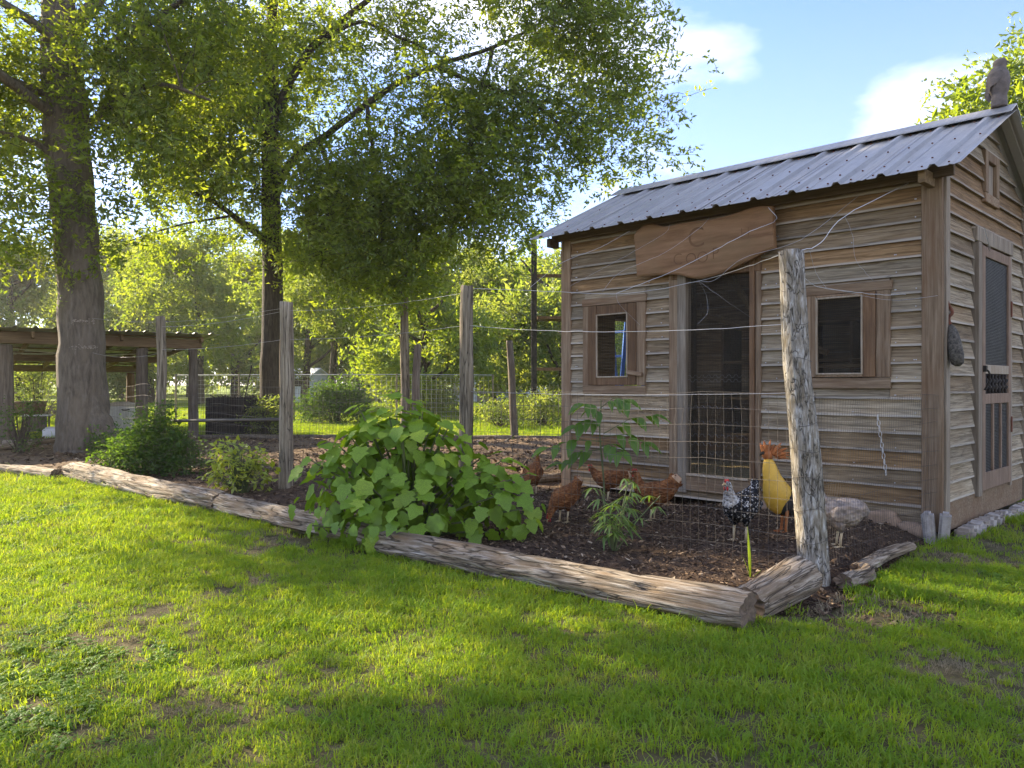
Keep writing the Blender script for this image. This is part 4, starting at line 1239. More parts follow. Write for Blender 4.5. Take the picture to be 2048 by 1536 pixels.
for a in (0.4,2.5,4.6):
    mb=MB(); mb.tube([(0.3*math.cos(a),0.3*math.sin(a),0.0),(0.22*math.cos(a),0.22*math.sin(a),0.3)],0.025,6); mb.build('leg',M['terracotta'],fb)
for k,(px,Y,h,r,l) in enumerate(((78,26,0.5,0.24,'dark tree stump standing nearer the planter'),(105,27,0.55,0.3,'grey tree stump standing behind the big trunk'))):
    p=at(px,Y); s_=thing('tree_stump',l,'stump',(p.x,p.y,0))
    post(s_,'stump_wood',(0,0,-0.03),(0,0,h),r*1.25,r,M['bark'],70+k)
    mb=ring_loft([(h-0.005,r*0.85),(h+0.02,r*0.84)],16); mb.build('cut_face',M['log_end'],s_)
pb=thing('concrete_block','grey concrete block lying at the foot of a shelter post','block',(-8.55,13.75,0.0),0.5)
mb=MB(); mb.box(-0.36,0.36,-0.10,0.10,0.0,0.17); mb.build('block_body',M['stone'],pb)
mb=MB()
for x in (-0.2,0.08): mb.box(x,x+0.14,-0.05,0.05,0.168,0.175)
mb.build('core_hole',M['black'],pb)

# tall dark timber frame beyond the run
fr=thing('timber_frame','tall dark timber frame with cross bars standing behind the coop','timber frame',(0.62,22.0,0))
for x in (0,1.6):
    mb=MB(); mb.box(x-0.08,x+0.08,-0.08,0.08,-0.1,5.5); mb.build('upright',M['steel_dark'],fr)
for z,w,m in ((4.2,0.045,'rust_wood'),(1.57,0.045,'rust_wood'),(0.84,0.05,'rust_wood')):
    mb=MB(); mb.box(0.082,1.518,-0.05,0.05,z-w,z+w); mb.build('cross_bar',M[m],fr)
mb=MB(); mb.box(0.082,1.518,-0.4,0.4,2.95,3.03); mb.build('platform',M['rust_wood'],fr)

# blue stepladder seen through the coop window
ld=thing('stepladder','blue stepladder standing behind the coop seen through its left window','ladder',SL(-WL-0.36,1.40,0),R(45))
for s in (-1,1):
    for f_ in (-1,1):
        mb=MB(); mb.tube([(f_*0.42,s*0.25,0),(f_*0.06,s*0.18,2.1)],0.03,4); mb.build('rail',M['blue'],ld)
for k in range(6):
    z=0.3+k*0.3; x=0.42-0.36*z/2.1; w=0.25-0.07*z/2.1
    mb=MB(); mb.box(x-0.04,x+0.04,-w,w,z-0.015,z+0.015); mb.build('step',M['blue'],ld)
mb=MB(); mb.box(-0.12,0.12,-0.2,0.2,2.1,2.15); mb.build('top_cap',M['blue'],ld)

# far outbuildings
def outbuilding(label,px,Y,w,d,h,rise,rz,wm,rm):
    p=at(px,Y); b=thing('outbuilding',label,'building',(p.x,p.y,0),rz)
    mb=MB(); mb.box(-w/2,w/2,-d/2,d/2,0,h); mb.add([(-w/2,-d/2,h),(-w/2,d/2,h),(-w/2,0,h+rise),(w/2,-d/2,h),(w/2,d/2,h),(w/2,0,h+rise)],[(0,2,1),(3,4,5)])
    mb.build('wall',wm,b)
    for s in (-1,1):
        mb=MB(); a=[(-w/2-.2,s*(d/2+.25),h-.1),(w/2+.2,s*(d/2+.25),h-.1),(w/2+.2,0,h+rise+.02),(-w/2-.2,0,h+rise+.02)]; bb=[(x,y,z+.06) for x,y,z in a]
        mb.add(a+bb,[(0,3,2,1),(4,5,6,7),(0,1,5,4),(1,2,6,5),(2,3,7,6),(3,0,4,7)]); mb.build('roof',rm,b)
    mb=MB(); mb.box(-0.5,0.5,-d/2-0.03,-d/2+0.01,0.0,2.0); mb.build('door',M['trim_grey'],b)
    for x in (-w*0.32,w*0.32):
        mb=MB(); mb.box(x-0.4,x+0.4,-d/2-0.03,-d/2+0.01,1.0,1.8); mb.build('window',M['black'],b)
    return b
pale=plain('pale_blue_metal',(0.55,0.60,0.66),0.5,0.1,0.1)
outbuilding('pale blue white outbuilding beyond the lawn behind the tall post',962,52,3.4,3,1.5,0.6,0.2,pale,M['white'])
outbuilding('pale outbuilding beyond the garden fence by a far trunk',592,50,3.0,3,1.6,0.5,-0.2,pale,M['white'])
outbuilding('pale grey outbuilding behind the dark timber frame',1105,50,4.0,3,1.5,0.5,0.1,pale,M['roof'])
# ------------------------------------------------------------------ leaf sprays
def leaf_quad(mb, base, tip_dir, side, ln, wd, fold=0.25, mi=0):
    nrm=tip_dir.cross(side).normalized()
    m1=base+tip_dir*ln*0.45
    p=[base, m1+side*wd*0.5+nrm*wd*fold, base+tip_dir*ln-nrm*wd*0.3, m1-side*wd*0.5+nrm*wd*fold, m1]
    mb.add(p,[(0,1,4),(1,2,4),(0,4,3),(4,2,3)],mi)
def spray(seed, L=0.42, n=9, ln=0.10, wd=0.036, droop=0.5, mats=None, stem=True, cross=True):
    r=random.Random(seed); mb=MB()
    pts=[Vector((L*t, 0.05*math.sin(t*3+seed), -droop*L*0.5*t*t)) for t in (0,0.33,0.66,1)]
    if stem: mb.tube(pts,[0.005,0.004,0.003,0.002],3,1,cap=False)
    for i in range(n):
        t=(i+0.6)/n
        c=pts[0].lerp(pts[-1],t)+Vector((0,0,-0.0)); c.z=-droop*L*0.5*t*t
        for s in (-1,1):
            k=r.random()
            d=Vector((0.35+r.gauss(0,.55), s*(0.6+0.6*r.random()), -0.45+r.gauss(0,.45))).normalized()
            up=Vector((0.9*(r.random()-.5),0.9*(r.random()-.5),1))
            sd=d.cross(up).normalized()
            c=c+Vector((r.gauss(0,.035),r.gauss(0,.05),r.gauss(0,.04))); leaf_quad(mb, c, d, sd, ln*(0.7+0.5*r.random()), wd*(0.8+0.4*r.random()))
    d=Vector((1,0,-0.6)).normalized(); leaf_quad(mb,pts[-1],d,Vector((0,1,0)),ln,wd)
    return mb.mesh('leaf_spray', mats)
SRC_TREE,N_TREE=source('src_tree_spray',[spray(i,0.42,8,0.115,0.044,0.55,[M['leaf_tree'],M['bark_dark']]) for i in range(6)])
SRC_BACK,N_BACK=source('src_back_spray',[spray(20+i,0.42,8,0.11,0.05,0.45,[M['leaf_back'],M['bark_dark']],stem=False) for i in range(6)])
SRC_MID,N_MID=source('src_mid_spray',[spray(30+i,0.42,8,0.11,0.05,0.45,[M['leaf_tree'],M['bark_dark']],stem=False) for i in range(6)])
SRC_LIGHT,N_LIGHT=source('src_light_spray',[spray(40+i,0.36,7,0.10,0.036,0.8,[M['leaf_back'],M['twig']]) for i in range(4)])

def grow(skel, blobs, reach=9.0, twig_r=0.028):
    """skel: list of (points, radii). Returns mesh builder of wood and list of leaf carrying points"""
    mb=MB(); P=[]; Rr=[]; 
    for pts,rad in skel:
        q=spline(pts,5); 
        rr=np.interp(np.linspace(0,1,len(q)),np.linspace(0,1,len(rad)),rad)
        rr=[float(x)*(1+0.05*nz(i*0.7,x*9)) for i,x in enumerate(rr)]
        q=[p+Vector((0.05*nz(i*0.5,p.z),0.05*nz(i*0.5,p.x+5),0)) for i,p in enumerate(q)]
        mb.tube(q,rr,14 if rad[0]>0.12 else 8)
        P+=[tuple(p) for p in q]; Rr+=rr
    T=[]
    for c,rad,n in blobs:
        c=Vector(c)
        for _ in range(n):
            while True:
                v=Vector((random.uniform(-1,1),random.uniform(-1,1),random.uniform(-1,1)))
                if 0.05<v.length<1: break
            v=v*(0.55+0.45*random.random())/max(0.3,v.length**0.35)
            T.append(c+Vector((v.x*rad[0],v.y*rad[1],v.z*rad[2])))
    PA=np.array(P); RA=np.array(Rr)
    T.sort(key=lambda t: float(np.min(np.sum((PA-np.array(t))**2,axis=1))))
    leaves=[]
    PL=list(P); RL=list(Rr); arr=np.zeros((len(P)+len(T)*4,3)); arr[:len(P)]=PA; rad_a=np.zeros(len(arr)); rad_a[:len(P)]=RA; cnt=len(P)
    for t in T:
        ta=np.array(t)
        dv=ta-arr[:cnt]
        dist=np.sqrt((dv**2).sum(1))
        cost=dist+np.where(dv[:,2]<-0.3*dist,0.5*dist,0)+np.where(rad_a[:cnt]<0.012,0.35,0)
        i=int(np.argmin(cost)); 
        if dist[i]>reach: continue
        a=Vector(arr[i]); d=t-a; L=d.length
        if L<0.05: continue
        r0=min(rad_a[i]*0.75, 0.008+twig_r*L*0.35)
        off=Vector((random.uniform(-1,1),random.uniform(-1,1),random.uniform(0.1,0.9)))*L*0.14
        pts=[a,a+d*0.35+off,a+d*0.7+off*0.7,t]
        rr=[r0,r0*0.75,r0*0.5,max(0.004,r0*0.3)]
        mb.tube(pts,rr,5,cap=False)
        for p,r_ in zip(pts[1:],rr[1:]):
            arr[cnt]=p; rad_a[cnt]=r_; cnt+=1
        leaves.append((pts[1].lerp(pts[2],0.6),0.5)); leaves.append((pts[2],0.8)); leaves.append((t,1.2))
    return mb,leaves

def crown_points(leaves, per, sigma, smin=0.75, smax=1.25, tilt=0.6):
    pts=[];rot=[];sc=[]
    for p,w in leaves:
        for _ in range(max(1,int(round(per*w*random.uniform(0.6,1.4))))):
            q=Vector((random.gauss(0,sigma),random.gauss(0,sigma),random.gauss(-0.05,sigma*0.8)))
            pts.append(p+q); rot.append((random.gauss(0,tilt),random.gauss(0,tilt),random.uniform(0,6.283))); sc.append(random.uniform(smin,smax))
    return pts,rot,sc

def px(pxx,py,Y): return at(pxx,Y,py=py)
def blob(pxx,py,Y,rx,ry,dr,dens):
    k=Y/F; return (px(pxx,py,Y),(rx*k,dr,ry*k),max(3,int(2.05*dens*math.pi*rx*ry*k*k)))

# ---- big tree on the left
random.seed(11)
Y1=12.7
t1=thing('shade_tree','large smooth barked tree with thick flared trunk and faint pale streaks beside the shelter','tree',(0,0,0))
trunk=[Vector((-6.98,12.7,-0.1)),Vector((-6.97,12.7,0.25)),Vector((-6.98,12.7,0.8)),Vector((-7.0,12.7,1.8)),Vector((-7.03,12.7,2.8)),Vector((-7.15,12.7,4.0)),Vector((-7.28,12.75,5.3)),Vector((-7.4,12.8,6.6)),Vector((-7.5,12.9,8.2)),Vector((-7.5,13.0,10.0))]
tr=[0.43,0.41,0.375,0.345,0.33,0.33,0.34,0.30,0.20,0.10]
skel1=[(trunk,tr),
 ([Vector((-7.3,12.7,5.4)),Vector((-7.9,11.2,6.0)),Vector((-8.5,9.6,6.6)),Vector((-9.4,8.8,6.9))],[0.09,0.07,0.05,0.03]),  # added limb, out of view, carries the leaves that shade the near lawn
 ([Vector((-7.35,12.7,5.8)),Vector((-9.0,12.0,6.2)),Vector((-11.2,11.8,6.4))],[0.08,0.06,0.03]),  # second added limb out of view, for a streak of shade on the lawn
 ([px(150,110,Y1),px(60,40,12.3),px(-60,-40,12.0),px(-160,-150,11.8)],[0.09,0.07,0.05,0.03]),
 ([px(155,150,Y1),px(250,70,12.5),px(340,20,12.0),px(450,-60,11.8)],[0.09,0.07,0.05,0.02]),
 ([px(165,260,Y1),px(240,190,12.2),px(330,170,11.8),px(420,200,11.5)],[0.07,0.05,0.035,0.02]),
 ([px(130,330,Y1),px(60,280,12.2),px(-30,260,12.0)],[0.06,0.045,0.025]),
 ([px(150,60,Y1),px(230,-60,13.5),px(300,-200,14.5)],[0.13,0.10,0.05]),
 ([px(120,20,Y1),px(60,-100,14.0),px(-40,-220,15.0)],[0.13,0.10,0.05])]
bl1=[((-8.6,9.3,6.9),(1.8,1.6,1.2),75),((-10.9,9.0,6.7),(1.5,0.8,0.7),26),((-11.4,11.9,6.3),(1.3,0.5,0.5),14),blob(5,170,12.9,100,190,1.4,5),blob(310,130,12.6,140,150,1.8,5.5),blob(40,420,12.0,90,110,1.2,3.5),blob(290,310,12.0,110,90,1.3,4),blob(430,60,12.0,130,120,1.6,4.5),blob(130,-190,13.2,330,170,2.4,4.5),blob(230,440,12.0,60,50,1.0,3),blob(-150,250,12.5,130,220,2.0,4)]  # first three clumps lie out of view, added to shade the lawn
wood1,lv1=grow(skel1,bl1)
# root flare: buttress to the right
wood1.tube(spline([(-6.86,12.6,1.15),(-6.62,12.52,0.55),(-6.36,12.42,0.16),(-6.0,12.3,-0.1)],4),[0.13]*4+[0.19]*4+[0.18]*4+[0.08],12)
wood1.build('trunk',M['bark'],t1,smooth=True)
pts,rot,sc=crown_points(lv1,4.8,0.40,0.75,1.25)
scatter('crown',scatter_mesh('crown',pts,rot,sc,N_TREE),SRC_TREE,t1)
# pale shoots hugging the trunk
pts=[];rot=[];sc=[]
for k in range(46):
    z=random.uniform(2.4,6.6); a=random.uniform(-2.6,-0.4); r=0.36
    pts.append((-7.1+r*math.cos(a),12.7+r*math.sin(a),z)); rot.append((random.gauss(0,.4),random.uniform(0.2,1.0),a+random.gauss(0,.6))); sc.append(random.uniform(.5,.95))
scatter('trunk_shoots',scatter_mesh('trunk_shoots',pts,rot,sc,N_LIGHT),SRC_LIGHT,t1)
for k,(z,w,y0) in enumerate(((1.735,0.34,0.03),(2.15,0.30,0.02))):
    mb=MB()
    for j in range(60):
        a=-1.55+w*3.4*random.random()**0.7; zz=z+random.gauss(0,0.018); r=0.352-(0.012 if k else 0)
        c=Vector((-7.01+r*math.cos(a),12.7+r*math.sin(a),zz)); e=Vector((-math.sin(a),math.cos(a),0)); nn=Vector((math.cos(a),math.sin(a),0))*0.012
        l=random.uniform(.006,.022); h=random.uniform(.003,.007)
        mb.add([c-e*l+nn,c+Vector((0,0,-h))+nn*1.3,c+e*l+nn,c+Vector((0,0,h))+nn*1.3],[(0,1,2,3)])
    o=mb.build('white_streak',M['stone'],t1); o['kind']='stuff'

# ---- second tree with the long limb reaching over the run
random.seed(12)
Y2=17.3
t2=thing('limb_tree','dark trunked tree whose long limb reaches over the run','tree',(0,0,0))
trunk=[px(548,885,Y2),px(547,850,Y2),px(545,760,Y2),px(545,600,Y2),px(543,450,Y2),px(541,330,Y2),px(540,200,Y2),px(542,60,Y2),px(545,-120,Y2),px(550,-280,Y2)]
skel2=[(trunk,[0.40,0.30,0.25,0.225,0.21,0.20,0.18,0.14,0.09,0.04]),
 ([px(545,400,Y2),px(585,320,17.0),px(650,272,16.6),px(735,207,16.2),px(800,165,15.9),px(868,133,15.6),px(985,95,15.4),px(1090,40,15.2),px(1160,-20,15.0)],[0.10,0.08,0.07,0.062,0.055,0.048,0.036,0.025,0.012]),
 ([px(868,133,15.6),px(950,165,15.4),px(1050,200,15.2),px(1130,260,15.0),px(1180,330,14.9)],[0.05,0.04,0.03,0.025,0.012]),
 ([px(545,230,Y2),px(605,120,17.0),px(664,58,16.8),px(735,0,16.5),px(820,-100,16.2)],[0.12,0.095,0.08,0.06,0.03]),
 ([px(655,75,16.8),px(720,45,16.3),px(800,75,16.0),px(880,110,15.8)],[0.05,0.04,0.03,0.015]),
 ([px(543,490,Y2),px(480,440,17.0),px(420,400,16.8),px(350,370,16.6)],[0.09,0.07,0.05,0.02]),
 ([px(541,260,Y2),px(480,170,16.8),px(420,110,16.5),px(360,40,16.2)],[0.10,0.08,0.05,0.02]),
 ([px(735,207,16.2),px(745,300,15.9),px(760,400,15.7),px(765,500,15.5)],[0.045,0.035,0.025,0.012]),
 ([px(640,280,16.6),px(660,360,16.2),px(650,450,16.0),px(640,540,15.9)],[0.045,0.035,0.025,0.012]),
 ([px(985,95,15.4),px(960,190,15.2),px(940,300,15.0),px(930,400,14.9)],[0.04,0.03,0.02,0.01])]
bl2=[blob(360,270,16.6,110,80,1.4,3.2),blob(470,350,17.2,60,70,1.2,2.8),blob(300,480,17.2,70,40,1.0,1.6),blob(1000,440,15.0,70,50,1.0,3.0),blob(1150,60,15.2,170,100,1.8,4.6),blob(1240,150,15.0,80,90,1.3,3.2),blob(1160,250,15.0,110,80,1.5,3.8),blob(1270,280,14.9,60,30,0.6,3.5),blob(940,230,15.4,170,110,1.7,4.2),
 blob(930,370,15.2,140,100,1.6,5.0),blob(780,400,15.8,160,130,1.8,5.0),blob(760,540,15.8,150,75,1.5,5.2),blob(1060,400,15.0,50,60,0.8,3.5),
 blob(860,30,15.8,150,70,1.4,2.4),blob(640,430,16.4,85,130,1.4,5.0),blob(430,150,16.6,150,150,1.8,4.6),blob(400,340,16.8,120,90,1.5,4.2),blob(600,90,18.2,130,130,0.9,2.6),blob(560,260,18.3,90,90,0.8,3.0),blob(720,120,16.6,90,80,1.2,1.6),blob(500,480,16.6,80,50,1.0,2.0),blob(1050,170,15.4,90,60,1.2,2.5),
 blob(700,-200,16.5,430,150,2.8,2.4),blob(1080,-110,15.2,230,90,2.0,3.4),blob(670,330,16.8,80,60,1.2,2.5)]
wood2,lv2=grow(skel2,bl2)
wood2.tube(spline([px(545,810,17.2),px(520,860,17.0),px(505,885,16.8)],4),[0.10]*4+[0.13]*4+[0.05],10)
wood2.build('trunk',M['bark_dark'],t2,smooth=True)
pts,rot,sc=crown_points(lv2,4.8,0.44,0.8,1.35)
scatter('crown',scatter_mesh('crown',pts,rot,sc,N_TREE),SRC_TREE,t2)

# ---- trees beyond: four grown kinds, each copy a tree of its own
random.seed(13)
def kind_tree(H,spread,nb,base_h,lean,per):
    tr=[Vector((0,0,-0.2)),Vector((0.05,0,H*0.15)),Vector((lean*0.4,0.1,H*0.35)),Vector((lean,0,H*0.6)),Vector((lean*1.3,0.1,H*0.92))]
    sk=[(tr,[0.30,0.24,0.2,0.13,0.03])]
    for k in range(6):
        a=k*1.05+random.random()*0.6; z=H*(0.22+0.09*k)
        s=Vector((lean*z/H,0,z)); e=s+Vector((math.cos(a),math.sin(a),0.75))*spread*0.6
        sk.append(([s,s.lerp(e,0.5)+Vector((0,0,-0.2)),e],[0.11,0.08,0.03]))
    bs=[]
    for k in range(nb):
        a=random.uniform(0,6.283); t=random.uniform(0,1); rr=spread*(0.85 if t<0.6 else 0.5)*math.sqrt(random.random())
        c=(lean*0.7+rr*math.cos(a),rr*math.sin(a),H*(base_h+(0.93-base_h)*t))
        bs.append((c,(spread*0.36,spread*0.36,H*0.11),13))
    mb,lv=grow(sk,bs,reach=6)
    return mb.mesh('trunk',M['bark_dark'],True), crown_points(lv,per,0.42,1.7,2.9,0.7)
KT=[]
for args in ((11.5,3.9,15,0.24,0.4,2.6),(9.0,3.6,13,0.16,-0.5,2.6),(13.0,3.6,16,0.30,0.2,2.6),(7.5,3.2,11,0.12,0.3,2.6),(12.0,3.6,12,0.34,-0.6,2.0)):
    wm,(pts,rot,sc)=kind_tree(*args); KT.append((wm,scatter_mesh('crown',pts,rot,sc,N_BACK)))
def far_tree(k,x,y,s,rz,label,group):
    t=thing('lawn_tree',label,'tree',(x,y,gz(x,y)),rz,group); t.scale=(s,s,s)
    link('trunk',KT[k][0],t)
    scatter('crown',KT[k][1],random.choice((SRC_BACK,SRC_BACK,SRC_MID)),t)
    return t
named=[(610,36,0,0.75,'forked dark trunked tree standing behind the garden fence'),
 (664,31,2,0.62,'tree with twin looking dark trunk right behind the hedge clump'),
 (840,27,3,0.7,'small slim tree behind the tall grey crooked pole'),
 (985,36,1,0.8,'low spreading tree whose trunk shows between post and timber frame'),
 (1128,32,3,0.95,'bright leafed small tree just behind the coop corner'),
 (400,41,0,0.85,'thin branched tree seen right of the shelter roof'),
 (300,46,1,1.0,'bushy tree seen past the shelter right end')]
for (p_,Y,k,s,l) in named:
    q=at(p_,Y); far_tree(k,q.x,q.y,s,random.uniform(0,6.28),l,None)
q=at(2010,19.5)
far_tree(4,q.x+0.0,q.y,0.88,2.1,'tall bright tree rising behind the coop roof and owl',None)
for (p_,Y,k,s) in ((30,48,1,1.0),(150,58,0,1.0),(-120,50,2,0.9),(240,64,2,0.85),(470,58,1,1.1),(540,66,0,1.0),(720,54,1,1.1),(780,62,0,0.95),(870,50,1,1.05),(930,60,2,0.75),(1050,56,1,1.0),(1130,52,3,1.3),(1230,60,1,0.9),(1500,66,3,1.0),(1800,60,3,1.1),(-300,60,0,1.1),(380,70,2,0.9),(640,72,2,0.95),(2250,55,1,1.0),(-250,38,1,0.9)):
    q=at(p_,Y); far_tree(k,q.x,q.y,s*1.2,random.uniform(0,6.28),('round crowned leafy tree','broad low branched leafy tree','tall narrow crowned leafy tree','small bushy low tree')[k]+' in the row at the far side of the lawn','trees at the far side of the lawn')
# the wood behind them
pts=[];rot=[];sc=[]
for k in range(9000):
    a=random.uniform(-1.15,1.15); d=random.uniform(78,100); x=d*math.sin(a); y=d*math.cos(a)
    h=(6.5+2.5*nz(x*0.05,y*0.05))*math.sqrt(random.random())
    pts.append((x,y,h)); rot.append((random.gauss(0,.7),random.gauss(0,.7),random.uniform(0,6.28))); sc.append(random.uniform(4.0,6.5))
o=scatter('far_woodland',scatter_mesh('far_woodland',pts,rot,sc,N_BACK),SRC_BACK)
tag(o,'hazy mass of woodland leaves closing off the far lawn','woodland')
# shrubs of the far garden
def shrub(name,label,x,y,rx,ry,h,n,src,nsrc,smin,smax,stem_mat=None,low=0.1):
    t=thing(name,label,'shrub',(x,y,gz(x,y)))
    mb=MB(); pts=[];rot=[];sc=[]
    for k in range(n):
        a=random.uniform(0,6.283); r=math.sqrt(random.random()); z=low+(h-low)*random.random()**0.8
        f_=math.sqrt(max(0.05,1-(z/h)**2.2))
        p=Vector((rx*r*f_*math.cos(a),ry*r*f_*math.sin(a),z))
        pts.append(p); rot.append((random.gauss(0,.5),random.gauss(-0.3,.5),a+random.gauss(0,.6))); sc.append(random.uniform(smin,smax))
        if k%max(1,n//40)==0: mb.tube([(p.x*0.15,p.y*0.15,-0.03),(p.x*0.5,p.y*0.5,p.z*0.55),tuple(p)],[0.012,0.008,0.004],4,cap=False)
    mb.build('stems',stem_mat or M['bark_dark'],t)
    scatter('foliage',scatter_mesh('foliage',pts,rot,sc,nsrc),src,t)
    return t
random.seed(14)
SRC_DARK,N_DARK=source('src_dark_spray',[spray(60+i,0.16,6,0.045,0.024,0.3,[M['leaf_dark'],M['twig']]) for i in range(4)])
SRC_YEL,N_YEL=source('src_yellow_spray',[spray(70+i,0.16,4,0.075,0.034,0.5,[M['leaf_yellow'],M['twig']]) for i in range(4)])
q=at(672,22.6); shrub('hedge_clump','rounded dark based hedge clump on the lawn by the garden fence',q.x,q.y,0.95,0.7,1.0,420,SRC_DARK,N_DARK,1.6,2.4)
q=at(858,31); shrub('round_shrub','small clipped round shrub on the far sunny lawn',q.x,q.y,0.45,0.45,0.6,160,SRC_DARK,N_DARK,1.6,2.4)
q=at(75,24.0); shrub('twiggy_shrub','loose twiggy grey green shrub seen under the shelter roof',q.x,q.y,1.5,1.2,2.5,420,SRC_LIGHT,N_LIGHT,0.7,1.1)
q=at(1085,21); shrub('leafy_weed_clump','rank leafy weeds at the foot of the timber frame',q.x,q.y,0.8,0.6,0.75,160,SRC_LIGHT,N_LIGHT,0.8,1.3)
q=at(1000,20); shrub('leafy_weed_clump','rank leafy weeds on the lawn behind the leaning brown post',q.x,q.y,0.6,0.5,0.6,100,SRC_LIGHT,N_LIGHT,0.7,1.2)
# shrubs of the bed
shrub('dark_shrub','low dark green small leaved shrub behind the left log',-4.5,9.75,0.62,0.45,0.43,420,SRC_DARK,N_DARK,0.9,1.5,M['twig'])
t=shrub('dark_shrub','upright green sprout of small leaves beside the fourth fence post',-4.58,9.95,0.2,0.2,0.8,110,SRC_DARK,N_DARK,0.9,1.5,M['twig'])
shrub('yellow_shrub','yellow green leafed young shrub in the bed by the fence',-2.75,7.9,0.21,0.18,0.48,60,SRC_YEL,N_YEL,0.8,1.25,M['twig'])
shrub('seedling','small bright green seedling beside the root flare of big tree',-6.1,11.9,0.2,0.2,0.25,50,SRC_DARK,N_DARK,1.2,1.8,M['twig'])
shrub('sapling_clump','slender leafy saplings growing left of the big trunk',-7.72,12.25,0.22,0.2,0.9,42,SRC_DARK,N_DARK,0.9,1.5)
shrub('sapling_clump','vine leaves climbing the base of the second tree',-5.25,16.6,0.35,0.25,0.8,90,SRC_LIGHT,N_LIGHT,0.5,0.9)

# ------------------------------------------------------------------ broad leaved bush
random.seed(15)
def broad_leaf(seed):
    r=random.Random(seed); mb=MB()
    out=[(0.0,-0.10),(0.28,-0.16),(0.52,0.05),(0.42,0.22),(0.60,0.42),(0.36,0.55),(0.30,0.74),(0.0,1.0)]
    out=[(x*(0.9+0.2*r.random()),y+0.04*(r.random()-.5)) for x,y in out]
    pts=[(0,0,0),(0,0.35,0.015),(0,0.7,-0.03)]
    def zf(x,y): return 0.10*abs(x)-0.28*y*y*0.6-0.10*x*x+0.02*math.sin(x*9+y*7+seed)
    R_=[(x,y,zf(x,y)) for x,y in out]; L_=[(-x*(0.92+0.1*r.random()),y,zf(x,y)) for x,y in out[1:-1]]
    c=[(0,0.0,0),(0,0.35,-0.02),(0,0.68,-0.08)]
    vs=c+R_+L_
    n=len(R_); rr=[3+i for i in range(n)]; ll=[3]+[3+n+i for i in range(len(L_))]+[3+n-1]
    fs=[]
    cid=[0,0,0,1,1,2,2,2]
    for side in (rr,ll):
        for i in range(n-1):
            a,b=side[i],side[i+1]; ca,cb=cid[i],cid[i+1]
            f_=[(ca,a,b)] if ca==cb else [(ca,a,b),(ca,b,cb)]
            if side is ll: f_=[q[::-1] for q in f_]
            fs+=f_
    mb.add([(x*0.95,y*0.95,z) for x,y,z in vs],fs)
    return mb.mesh('leaf',M['leaf_bush'],True)
BL=[broad_leaf(i) for i in range(6)]
BUSH=Vector((-0.78,5.82,0))
bush=thing('broad_leaved_bush','big bright green bush with maple like leaves spilling over the log','bush',BUSH)
def leaf_matrix(p,nrm,tip,s,roll=0):
    z=nrm.normalized(); y=(tip-z*tip.dot(z)).normalized(); x=y.cross(z)
    m=Matrix((x,y,z)).transposed().to_4x4(); m.translation=p
    return m@Matrix.Diagonal((s,s,s,1))
mbs=MB(); inner=MB()
lobes=[(Vector((0,0,0.42)),Vector((0.60,0.5,0.58)),0.45),(Vector((-0.15,0.10,0.66)),Vector((0.42,0.38,0.44)),0.18),(Vector((0.62,-0.1,0.28)),Vector((0.38,0.4,0.34)),0.17),(Vector((-0.52,-0.05,0.36)),Vector((0.30,0.35,0.40)),0.12),(Vector((0.05,-0.42,0.22)),Vector((0.5,0.25,0.24)),0.08)]
def bush_pt(inr=1.0):
    u=random.random(); acc=0
    for c,r,w in lobes:
        acc+=w
        if u<=acc: break
    while True:
        v=Vector((random.gauss(0,1),random.gauss(0,1),random.gauss(0.15,1))).normalized()
        p=c+Vector((v.x*r.x,v.y*r.y,v.z*r.z))*random.uniform(0.86,1.06)*inr
        if p.z>0.05: break
    return p,Vector((v.x/r.x,v.y/r.y,v.z/r.z)).normalized()
cnt=0; placed=[]
while cnt<292:
    p,n_=bush_pt()
    if n_.y>0.55 and random.random()<0.6: continue
    if any((p-q).length<0.045 for q in placed): continue
    placed.append(p); cnt+=1
    nr=(n_*0.75+Vector((random.gauss(0,.25),random.gauss(-0.05,.25),0.55+random.gauss(0,.2))))
    tip=Vector((n_.x*0.7+random.gauss(0,.4),n_.y*0.7+random.gauss(-0.1,.3),-0.75))
    s=random.uniform(0.07,0.15)*(1.0 if p.z>0.35 else 0.85)
    o=link('leaf',random.choice(BL),bush); o.matrix_local=leaf_matrix(p,nr,tip,s)
    if cnt%5==0: mbs.tube(spline([(p.x*0.12,p.y*0.12,-0.03),(p.x*0.5,p.y*0.5,p.z*0.6),tuple(p)],3),[0.011]*3+[0.008]*3+[0.004],5,cap=False)
for k in range(420):
    p,n_=bush_pt(random.uniform(0.45,0.88))
    m=leaf_matrix(p,n_*0.6+Vector((random.gauss(0,.4),random.gauss(0,.4),0.5)),Vector((random.gauss(0,.7),random.gauss(0,.7),-0.6)),random.uniform(0.08,0.14))
    me=random.choice(BL); inner.add([m@v.co for v in me.vertices],[tuple(f.vertices) for f in me.polygons])
mbs.build('stems',M['twig'],bush)
o=inner.build('inner_foliage',M['leaf_bush'],bush,smooth=True); o['kind']='stuff'

